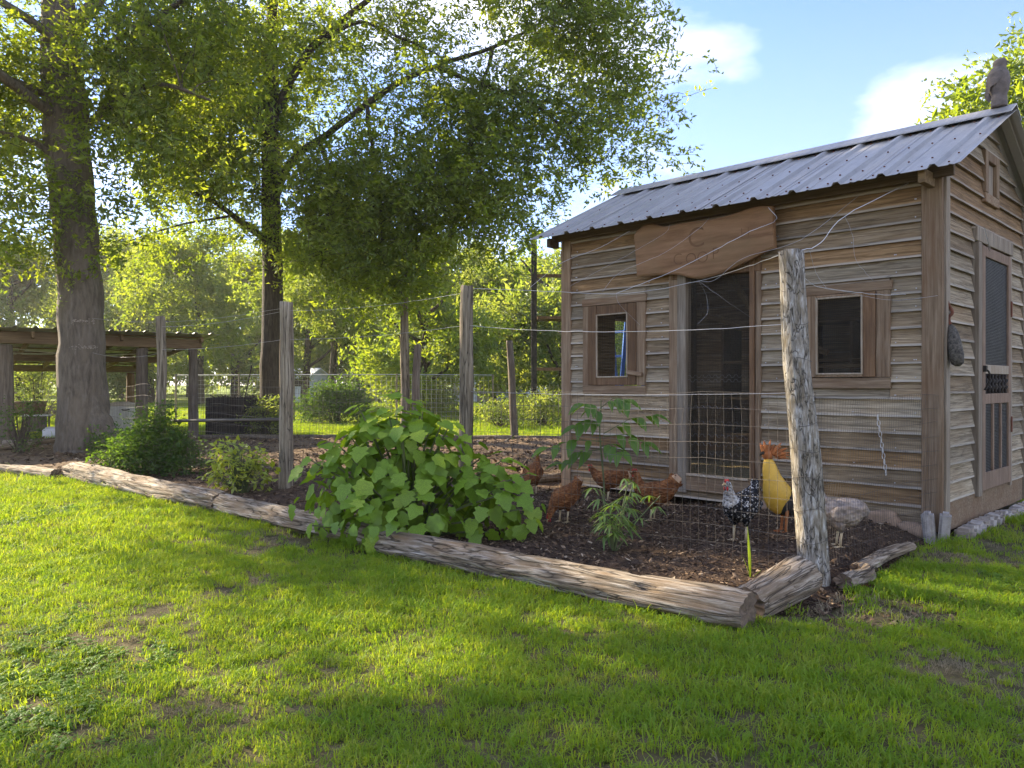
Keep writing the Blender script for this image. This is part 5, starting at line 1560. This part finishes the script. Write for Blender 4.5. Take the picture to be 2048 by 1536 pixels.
# ------------------------------------------------------------------ sapling with drooping compound leaves, thin leaved plant
def pointed_leaf(ln,wd,mat,droop=0.35,n=5):
    mb=MB(); vs=[]
    for i in range(n+1):
        t=i/n; w=wd*math.sin(math.pi*min(1,t**0.8))*0.5+0.0008; z=-droop*ln*t*t
        vs+=[(-w,ln*t,z+w*0.35),(0,ln*t,z),(w,ln*t,z+w*0.35)]
    fs=[]
    for i in range(n):
        a=i*3; fs+=[(a,a+1,a+4,a+3),(a+1,a+2,a+5,a+4)]
    mb.add(vs,fs); return mb.mesh('leaf',mat,True)
SAPL=[pointed_leaf(0.17,0.075,M['leaf_sapling'],0.4),pointed_leaf(0.13,0.06,M['leaf_sapling'],0.5)]
sap=thing('compound_leaf_sapling','young sapling with drooping pointed leaflets against the coop wall','sapling',(0.70,5.95,soil_z(0.70,5.95)))
mb=MB(); mb.tube(spline([(0,0,-0.03),(0.0,0,0.35),(-0.03,0,0.7),(-0.02,0,0.98)],4),[0.009]*4+[0.007]*4+[0.005]*4+[0.003],6)
fr_=[((-0.01,0,0.66),(-0.42,-0.1,0.62)),((-0.02,0,0.6),(-0.30,0.1,0.48)),((0,0,0.72),(0.36,-0.06,0.86)),((0,0,0.70),(0.28,-0.12,0.66)),((-0.02,0,0.85),(-0.16,-0.1,0.95)),((-0.02,0,0.92),(0.14,-0.1,0.98)),((-0.02,0,0.62),(0.10,-0.2,0.60)),((-0.02,0,0.8),(-0.20,-0.05,0.78))]
for a,b in fr_:
    a=Vector(a); b=Vector(b); m_=a.lerp(b,0.55)+Vector((0,0,0.04))
    mb.tube([a,m_,b],[0.004,0.003,0.002],5,cap=False)
    for k in range(6):
        t=0.25+0.15*k; p=a.lerp(m_,min(1,t/0.55)) if t<0.55 else m_.lerp(b,(t-0.55)/0.45)
        d=(b-a).normalized(); sd=d.cross(Vector((0,0,1))).normalized()*(1 if k%2 else -1)
        tip=d*0.5+sd*0.7+Vector((0,0,-0.75))
        o=link('leaf',random.choice(SAPL),sap); o.matrix_local=leaf_matrix(p,Vector((sd.x*0.3,sd.y*0.3-0.2,1)),tip,random.uniform(0.75,1.05))
    o=link('leaf',SAPL[0],sap); o.matrix_local=leaf_matrix(b,Vector((0,-0.3,1)),d+Vector((0,0,-0.6)),0.9)
mb.build('stem',M['twig'],sap)
THIN=pointed_leaf(0.11,0.014,leafy('thin_leaves',[(0.10,0.17,0.03),(0.14,0.22,0.035)],[(0.18,0.30,0.03),(0.22,0.34,0.03)],tw=0.4),0.35)
hb=thing('thin_leaved_plant','feathery plant with narrow fingered leaves behind the pale log','plant',(0.66,5.05,soil_z(0.66,5.05)))
mb=MB(); cnt=0
for k in range(9):
    a=k*0.7; top=Vector((0.03+0.22*math.cos(a)*random.uniform(.3,1),0.14*math.sin(a),random.uniform(0.22,0.55)))
    if k==0: top=Vector((0.30,0,0.36))
    mb.tube([(0,0,-0.02),tuple(top*0.5+Vector((0,0,0.02))),tuple(top)],[0.006,0.005,0.003],5,cap=False)
    for j in range(4):
        c=top*(1-0.2*j)+Vector((random.gauss(0,.03),random.gauss(0,.03),0)); 
        if c.z<0.05: continue
        for f_ in range(6):
            b=random.uniform(0,6.28)
            o=link('leaf',THIN,hb); cnt+=1
            o.matrix_local=leaf_matrix(c,Vector((0.2*math.cos(b),0.2*math.sin(b),1)),Vector((math.cos(b),math.sin(b),0.15)),random.uniform(0.6,1.15))
mb.build('stems',M['twig'],hb)
bladeM=pointed_leaf(0.30,0.016,M['grass'],0.05,6)
gb=thing('grass_shoot','single tall upright grass shoot behind the short grey log','grass shoot',(1.36,4.45,soil_z(1.36,4.45)-0.01))
for k,(s,a) in enumerate(((1.0,0.05),(0.5,-0.3),(0.4,0.5),(0.35,1.2))):
    o=link('blade',bladeM,gb); o.matrix_local=Matrix.Rotation(k*1.3,4,'Z')@Matrix.Rotation(R(84-abs(a)*30),4,'X')@Matrix.Diagonal((s,s,s,1))

# ------------------------------------------------------------------ grass and mulch
random.seed(16)
def tuft(seed,n,rad,hmin,hmax,wd,mat,lean=0.5):
    r=random.Random(seed); mb=MB()
    for k in range(n):
        a=r.uniform(0,6.283); q=rad*math.sqrt(r.random()); b=Vector((q*math.cos(a),q*math.sin(a),-0.004))
        h=r.uniform(hmin,hmax); d=r.uniform(0,6.283); ln=r.uniform(0.1,lean)*h; dd=Vector((math.cos(d),math.sin(d),0)); sd=Vector((-math.sin(d),math.cos(d),0))*wd*r.uniform(.7,1.2)*0.5
        p1=b+dd*ln*0.25+Vector((0,0,h*0.55)); p2=b+dd*ln*0.9+Vector((0,0,h*(0.92-0.25*lean*r.random())))
        p3=b+dd*ln*1.5+Vector((0,0,h*(0.95-0.4*lean*r.random())))
        mb.add([b-sd,b+sd,p1+sd*0.9,p1-sd*0.9,p2+sd*0.55,p2-sd*0.55,p3],[(0,1,2,3),(3,2,4,5),(5,4,6)])
    return mb.mesh('grass_tuft',mat)
tufts=[tuft(i,30,0.06,0.018,0.052,0.0040,M['grass'],1.1) for i in range(8)]+[tuft(10+i,22,0.045,0.03,0.078,0.0044,M['grass'],1.2) for i in range(2)]+[tuft(30+i,16,0.05,0.012,0.035,0.006,M['weed'],1.8) for i in range(1)]+[tuft(20,14,0.06,0.02,0.05,0.003,M['grass_dry'],1.6)]
def clover(seed):
    r=random.Random(seed); mb=MB()
    for k in range(12):
        a=r.uniform(0,6.283); q=0.06*math.sqrt(r.random()); c=Vector((q*math.cos(a),q*math.sin(a),r.uniform(.012,.035)))
        for j in range(3):
            b=a+j*2.09; d=Vector((math.cos(b),math.sin(b),0.12)); leaf_quad(mb,c,d,Vector((-math.sin(b),math.cos(b),0)),0.018,0.017,-0.1)
    return mb.mesh('clover',M['weed'])
tufts+= [clover(1)]
SRC_GRASS,N_GRASS=source('src_grass_tuft',tufts)
def field(x,y):
    return np.array([nz(a*0.9,b*0.9,1.7)+0.5*nz(a*2.6,b*2.6,4.4) for a,b in zip(x,y)])
def lawn_points(y0,y1,dens,smin,smax,half=0.78,margin=0.7):
    A=(half*(y0+y1)+2*margin)*(y1-y0); n=int(A*dens)
    y=np.sqrt(rng.uniform(0,1,n)*(y1*y1-y0*y0)+y0*y0) if y0>=0 else rng.uniform(y0,y1,n)
    x=rng.uniform(-1,1,n)*(half*y+margin)
    return x,y
GX=[];GY=[];GS=[];GD=[]
for (y0,y1,dens,a,b) in ((0.7,5.2,560,0.6,1.05),(5.2,9.0,260,0.85,1.4),(9.0,14.0,85,1.1,1.9),(14.0,24.0,30,1.5,2.6),(24.0,45.0,8,2.0,3.6)):
    x,y=lawn_points(y0,y1,dens,a,b)
    ins=in_poly(x,y,PEN)
    k1=math.sqrt(.5); lx=k1*((x-SHX)-(y-SHY)); ly=k1*((x-SHX)+(y-SHY))
    ins|=(lx>-3.7)&(lx<0.18)&(ly>-0.1)&(ly<2.6)
    f=field(x,y)
    bare=((x-1.75)**2/0.28+(y-3.95)**2/0.08<1)|((lx>0.1)&(lx<0.75)&(ly>-0.3)&(ly<3.0)&(f<0.1))
    thin=(f<-0.66)
    dryz=(f<-0.48)
    keep=~ins&~(bare&(rng.uniform(0,1,len(x))<0.7))&~(thin&(rng.uniform(0,1,len(x))<0.6))
    s=rng.uniform(a,b,len(x))*(1.0+0.35*np.clip(f,-0.6,0.8))
    GX.append(x[keep]);GY.append(y[keep]);GS.append(s[keep]);GD.append((dryz|bare)[keep])
GX=np.concatenate(GX);GY=np.concatenate(GY);GS=np.concatenate(GS)
gpts=[(float(x),float(y),gz(float(x),float(y))) for x,y in zip(GX,GY)]
grot=np.stack([rng.normal(0,0.12,len(GX)),rng.normal(0,0.12,len(GX)),rng.uniform(0,6.283,len(GX))],1)
gme=scatter_mesh('grass',gpts,grot,GS,N_GRASS)
GD=np.concatenate(GD); N_PLAIN=N_GRASS-3
pk=rng.integers(0,N_PLAIN,len(GX)); u_=rng.uniform(0,1,len(GX)); f2=field(GX*0.8+31,GY*0.8+17)
pk=np.where(u_<0.02,N_GRASS-2,pk); pk=np.where((f2>0.45)&(u_>0.7),N_GRASS-1,pk); pk=np.where((f2>0.35)&(u_>0.45)&(u_<0.55),N_GRASS-3,pk); pk=np.where(GD&(u_<0.6),N_GRASS-2,pk)
gme.attributes['pick'].data.foreach_set('value',pk.astype(np.int32))
o=scatter('grass',gme,SRC_GRASS)
tag(o,'short green lawn grass with clover and bare patches','grass')

def chip(seed):
    r=random.Random(seed); mb=MB(); l=r.uniform(.014,.045); w=r.uniform(.004,.011); h=r.uniform(.002,.005)
    mb.box(-l/2,l/2,-w/2,w/2,0,h); v=mb.v
    mb.v=[(x+r.uniform(-.2,.2)*w,y+r.uniform(-.3,.3)*w,z) for x,y,z in v]
    return mb.mesh('chip',M['chip'])
def deadleaf(seed):
    r=random.Random(seed); mb=MB(); leaf_quad(mb,Vector((0,0,0.004)),Vector((1,0,0.15)),Vector((0,1,0)),r.uniform(.03,.06),r.uniform(.015,.03),r.uniform(-.3,.3)); return mb.mesh('chip',M['chip'])
SRC_CHIP,N_CHIP=source('src_chip',[chip(i) for i in range(7)]+[deadleaf(i) for i in range(3)])
cx=[];cy=[];cs=[]
for (x0,x1,y0,y1,dens,a,b) in ((-1.6,4.2,3.7,8.0,1500,0.42,0.95),(-6,3,6.5,12,260,0.8,1.6),(-13,3,9,16.2,80,1.3,2.6)):
    n=int((x1-x0)*(y1-y0)*dens); x=rng.uniform(x0,x1,n); y=rng.uniform(y0,y1,n); k=in_poly(x,y,PEN)
    k1=math.sqrt(.5); lx=k1*((x-SHX)-(y-SHY)); ly=k1*((x-SHX)+(y-SHY)); k&=~((lx>-3.66)&(lx<0)&(ly>0.02)&(ly<2.44))
    cx.append(x[k]);cy.append(y[k]);cs.append(rng.uniform(a,b,int(k.sum())))
x=rng.uniform(1.2,2.4,500); y=rng.uniform(3.6,4.4,500); cx.append(x);cy.append(y);cs.append(rng.uniform(.5,1.1,500))
cx=np.concatenate(cx);cy=np.concatenate(cy);cs=np.concatenate(cs)
cp=[(float(a),float(b),(soil_z(float(a),float(b)) if bool(in_poly(a,b,PEN)) else gz(float(a),float(b)))+0.002) for a,b in zip(cx,cy)]
cr=np.stack([rng.normal(0,0.35,len(cx)),rng.normal(0,0.35,len(cx)),rng.uniform(0,6.283,len(cx))],1)
o=scatter('wood_chips',scatter_mesh('wood_chips',cp,cr,cs,N_CHIP),SRC_CHIP)
tag(o,'scattered wood chips and dead leaves covering the run floor','mulch')

# ------------------------------------------------------------------ poultry
random.seed(17)
def feather_mat(name,stops,scale,bstr=0.4,stretch=(1,1,1)):
    m,nt=new_mat(name)
    g,_=coords(nt,tuple(scale*s for s in stretch))
    v=nd(nt,'ShaderNodeTexVoronoi',{'Vector':g,'Scale':1.0})
    n1=nd(nt,'ShaderNodeTexNoise',{'Vector':g,'Scale':0.5,'Detail':4.0})
    ad=nd(nt,'ShaderNodeMath',{0:v.outputs['Distance'],1:n1.outputs['Fac']},operation='MULTIPLY')
    col=ramp(nt,ad.outputs[0],stops)
    tcn=nd(nt,'ShaderNodeTexCoord'); nb=nd(nt,'ShaderNodeTexNoise',{'Vector':tcn.outputs['Object'],'Scale':9.0,'Detail':3.0})
    col=mix(nt,1.0,col,ramp(nt,nb.outputs['Fac'],[(0.35,(0.55,0.5,0.45)),(0.65,(1.25,1.2,1.15))]),'MULTIPLY')
    finish(nt,col,0.8,v.outputs['Distance'],1.0,0.012)
    return m
FM={'brown':feather_mat('brown_feathers',[(0.05,(0.15,0.055,0.018)),(0.25,(0.22,0.085,0.028)),(0.5,(0.33,0.15,0.058))],60,0.6,(0.5,1,1)),
    'speckled':feather_mat('speckled_feathers',[(0.10,(0.62,0.61,0.57)),(0.17,(0.10,0.10,0.10)),(0.22,(0.012,0.012,0.013)),(0.5,(0.015,0.015,0.017))],50),
    'grey':feather_mat('grey_buff_feathers',[(0.05,(0.20,0.17,0.15)),(0.25,(0.34,0.29,0.25)),(0.5,(0.46,0.36,0.27))],30),
    'hackle':feather_mat('silver_hackle',[(0.05,(0.06,0.06,0.06)),(0.22,(0.42,0.42,0.40)),(0.5,(0.66,0.65,0.62))],60)}
M['comb']=plain('red_comb',(0.42,0.03,0.025),0.5); M['leg_y']=plain('pale_leg',(0.50,0.38,0.22),0.6); M['beak']=plain('horn_beak',(0.40,0.28,0.14),0.5); M['eye']=plain('dark_eye',(0.01,0.008,0.006),0.2); M['tail_pale']=plain('pale_tail',(0.42,0.27,0.16),0.8)
def hen(label,x,y,rz,mat,pose='stand',s=1.0,tailtip=None,neck=None):
    t=thing('hen',label,'chicken',(x,y,soil_z(x,y)),rz); t.scale=(s,s,s)
    if pose=='stand':
        path=[(-0.245,0.42),(-0.215,0.385),(-0.17,0.33),(-0.12,0.285),(-0.05,0.25),(0.03,0.245),(0.09,0.265),(0.125,0.30),(0.143,0.34),(0.152,0.38),(0.158,0.405),(0.168,0.425),(0.185,0.432),(0.20,0.428)]
    elif pose=='peck':
        path=[(-0.25,0.43),(-0.225,0.395),(-0.18,0.335),(-0.12,0.285),(-0.05,0.25),(0.03,0.235),(0.09,0.222),(0.135,0.195),(0.168,0.16),(0.19,0.125),(0.205,0.10),(0.217,0.085),(0.228,0.07),(0.236,0.058)]
    elif pose=='fluffy':
        path=[(-0.185,0.235),(-0.18,0.25),(-0.165,0.262),(-0.13,0.268),(-0.07,0.262),(0.0,0.262),(0.06,0.28),(0.10,0.315),(0.125,0.355),(0.14,0.39),(0.15,0.415),(0.16,0.43),(0.178,0.436),(0.192,0.432)]
    else:   # level, neck stretched
        path=[(-0.27,0.31),(-0.24,0.305),(-0.19,0.295),(-0.12,0.275),(-0.05,0.255),(0.03,0.25),(0.09,0.265),(0.135,0.295),(0.165,0.33),(0.185,0.36),(0.197,0.378),(0.21,0.39),(0.226,0.394),(0.24,0.39)]
    w=[0.006,0.02,0.045,0.075,0.098,0.098,0.082,0.06,0.044,0.035,0.03,0.029,0.024,0.008]
    h=[0.03,0.055,0.075,0.095,0.112,0.108,0.09,0.066,0.046,0.035,0.03,0.029,0.023,0.008]
    if pose=='fluffy':
        w=[0.02,0.05,0.072,0.09,0.10,0.10,0.085]+w[7:]; h=[0.02,0.05,0.075,0.098,0.112,0.112,0.095]+h[7:]
    mb=loft(path,w,h,16)
    mb.m=[1 if (tailtip and i//16==0 and i<16) else (2 if 16*7<=i<16*13 else 0) for i in range(len(mb.f))]
    # thighs, shanks and toes belong to the same body mesh
    for sd in (-1,1):
        o0=len(mb.f)
        mb.tube([(0.0,sd*0.05,0.22),(0.01,sd*0.052,0.16),(-0.005,sd*0.05,0.115)],[0.05,0.036,0.014],10,0)
        lift=0.0
        mb.tube([(-0.005,sd*0.05,0.12),(0.004,sd*0.05,0.06),(0.006,sd*0.05,0.008)],[0.011,0.0085,0.009],8,3)
        for a in (-0.5,0.0,0.5,3.14):
            l=0.055 if a!=3.14 else 0.03
            mb.tube([(0.006,sd*0.05,0.010),(0.006+l*math.cos(a),sd*0.05+l*math.sin(a),0.004)],[0.007,0.003],5,3)
    if pose!='fluffy':
        tx,tz=path[0]; td=Vector((path[0][0]-path[2][0],0,path[0][1]-path[2][1])).normalized(); tu=Vector((-td.z,0,td.x))
        for k in range(7):
            f_=(k-3)/3; dd=(td+tu*f_*0.45).normalized(); q0=Vector(path[2]+(0,)).xzy + tu*f_*0.03 if False else Vector((path[2][0],0.006*(k%3-1),path[2][1]))+tu*f_*0.03
            m_=MB(); l=0.12-0.02*abs(f_); sw=tu*0.017
            m_.add([q0-sw*0.6,q0+sw*0.6,q0+dd*l*0.7+sw,q0+dd*l,q0+dd*l*0.7-sw]+[p_+Vector((0,0.004,0)) for p_ in (q0-sw*0.6,q0+sw*0.6,q0+dd*l*0.7+sw,q0+dd*l,q0+dd*l*0.7-sw)],[(0,1,2,3,4),(9,8,7,6,5),(0,5,6,1),(1,6,7,2),(2,7,8,3),(3,8,9,4),(4,9,5,0)])
            m_.build('tail_feather',mat,t)
    body=mb.build('body',[mat,M['tail_pale'],neck or mat,M['leg_y']],t,smooth=True)
    hx,hz=path[-2]; d=Vector((path[-1][0]-path[-3][0],0,path[-1][1]-path[-3][1])).normalized(); up=Vector((-d.z,0,d.x))
    H=Vector((hx,0,hz))
    mb=MB(); e=H+d*0.012
    mb.tube([e,e+d*0.022-up*0.003,e+d*0.036-up*0.010],[0.010,0.006,0.001],7); mb.build('beak',M['beak'],t)
    mb=MB(); n=7; c0=H-d*0.034+up*0.014
    top=[c0+d*(0.052*i/(n-1))+up*(0.020 if i%2 else 0.009) for i in range(n)]; bot=[c0+d*(0.052*i/(n-1))-up*0.012 for i in range(n)]
    vs=[q+Vector((0,y_,0)) for y_ in (-0.004,0.004) for q in top+bot]; K=2*n
    fs=[]
    for i in range(n-1):
        fs+=[(i,n+i,n+i+1,i+1),(K+i,K+i+1,K+n+i+1,K+n+i),(i,i+1,K+i+1,K+i),(n+i,K+n+i,K+n+i+1,n+i+1)]
    mb.add(vs,fs); mb.build('comb',M['comb'],t)
    for sd in (-1,1):
        mb=MB(); q=H-up*0.018+Vector((0,sd*0.012,0)); mb.tube([q,q-Vector((0,0,0.016)),q-Vector((0,0,0.03))],[0.005,0.010,0.003],7); mb.build('wattle',M['comb'],t,smooth=True)
        mb=MB(); q=H+up*0.006-d*0.006+Vector((0,sd*0.021,0)); mb.tube([q,q+Vector((0,sd*0.004,0))],[0.006,0.003],7); mb.build('eye',M['eye'],t)
        mb=loft([(-0.16,0.265),(-0.11,0.262),(-0.03,0.258),(0.04,0.262),(0.085,0.27)],[0.004,0.014,0.02,0.018,0.004],[0.012,0.045,0.07,0.06,0.015],12)
        o=mb.build('wing',mat,t,smooth=True); o.location=(0,sd*0.088,0.0)
    return t
hen('rust brown hen pecking at mulch with raised pale tipped tail beside the bush',0.42,6.30,R(225),FM['brown'],'peck',0.82,True)
hen('rust brown hen with head down by the dark timber behind the bush',0.20,7.75,R(250),FM['brown'],'peck',0.85)
hen('dark rust hen stretched level along the coop wall behind the sapling',0.92,7.45,R(175),FM['brown'],'level',0.80,True)
hen('rust brown hen with upright neck standing beside the thin leaved plant',1.13,6.25,R(150),FM['brown'],'stand',0.88,True)
hen('black hen with white speckles and red face standing near the rooster sculpture',1.58,5.40,R(222),FM['speckled'],'stand',0.95,False,FM['hackle'])
hen('grey buff hen partly hidden behind the leaning corner post',2.14,5.10,R(172),FM['grey'],'fluffy',0.86)

# painted metal rooster
M['yellow']=plain('yellow_enamel',(0.64,0.37,0.05),0.45,0.1,0.18,14,0.15)
M['rust_o']=plain('orange_rust',(0.36,0.12,0.035),0.8,0.2,0.45,24,0.4)
ro=thing('rooster_sculpture','yellow painted metal rooster sculpture with ragged rusty orange comb behind the post','sculpture',(1.98,5.72,soil_z(1.98,5.72)),R(188)); ro.scale=(1.12,1.12,1.12)
mb=loft([(0.10,0.485),(0.092,0.455),(0.083,0.41),(0.07,0.36),(0.055,0.31),(0.035,0.26),(0.01,0.21),(-0.02,0.16),(-0.035,0.135)],[0.018,0.028,0.034,0.042,0.052,0.060,0.055,0.035,0.012],[0.026,0.040,0.052,0.062,0.080,0.098,0.10,0.075,0.03],18)
hk=mb.build('hackle_plate',M['yellow'],ro,smooth=True)
mb=loft([(-0.20,0.28),(-0.18,0.26),(-0.14,0.225),(-0.08,0.20),(0.0,0.20),(0.05,0.23)],[0.008,0.03,0.055,0.06,0.05,0.02],[0.03,0.06,0.085,0.095,0.085,0.04],14)
mb.build('body_plate',M['black'],ro,smooth=True)
mb=loft([(0.085,0.475),(0.10,0.505),(0.112,0.525),(0.125,0.53)],[0.016,0.026,0.024,0.008],[0.022,0.034,0.03,0.01],12); mb.build('head',M['rust_o'],ro,smooth=True)
mb=MB(); mb.tube([(0.125,0,0.525),(0.15,0,0.515),(0.158,0,0.50)],[0.012,0.007,0.002],6); mb.build('beak',M['black'],ro)
for k in range(11):
    a=R(70+k*12); l=(0.055,0.075,0.06,0.085,0.07,0.095,0.085,0.105,0.09,0.10,0.07)[k]; b=Vector((0.125-0.010*k,0.006*(k%3-1),0.535-0.004*k)); e=b+Vector((math.cos(a)*l,0.012*(k%3-1),math.sin(a)*l))
    mb=MB(); mb.tube([b,b.lerp(e,0.5)+Vector((0,0,0.006)),e],[0.016,0.012,0.002],6); mb.build('comb_spike',M['rust_o'],ro)
for k in range(8):
    x=-0.045+0.014*k; mb=MB(); z=0.135+0.010*abs(k-2); mb.tube([(x,-0.045+0.003*k,z+0.06),(x-0.004,-0.05,z-0.008)],[0.009,0.002],5); mb.build('fringe_point',M['yellow'],ro)
mb=MB()
for k in range(11):
    x=-0.03+0.013*k; mb.tube([(x,-0.061,0.285+0.012*math.sin(k)),(x+0.004,-0.064,0.262+0.008*math.sin(k*2))],0.0028,4)
mb.build('cut_line',M['black'],ro)
for sd in (-1,1):
    mb=MB(); mb.tube([(-0.02,sd*0.03,0.15),(-0.015,sd*0.03,0.07),(-0.01,sd*0.03,0.005)],[0.014,0.009,0.009],7)
    for a in (-.5,0,.5,3.14): mb.tube([(-0.01,sd*0.03,0.008),(-0.01+0.05*math.cos(a),sd*0.03+0.05*math.sin(a),0.004)],[0.007,0.003],5)
    mb.build('leg',M['rust_o'],ro)
for k in range(6):
    a=R(60+k*22); mb=MB(); b=Vector((-0.17,0.01*(k-3),0.26)); mb.tube(spline([b,b+Vector((-0.03,0,0.05-0.008*k)),b+Vector((-0.07-0.005*k,0,0.05-0.02*k))],3),[0.016]*3+[0.013]*3+[0.003],6); mb.build('tail_feather',M['black'],ro)

# ------------------------------------------------------------------ thin evening haze
mz,nt=new_mat('haze'); pv=nd(nt,'ShaderNodeVolumePrincipled',{'Color':(1,0.97,0.9,1),'Density':0.0006,'Anisotropy':0.35}); oo=nd(nt,'ShaderNodeOutputMaterial'); nt.links.new(pv.outputs[0],oo.inputs['Volume'])
mb=MB(); mb.box(-130,130,-30,130,-1.2,16.0); tag(mb.build('haze',mz),kind='stuff')
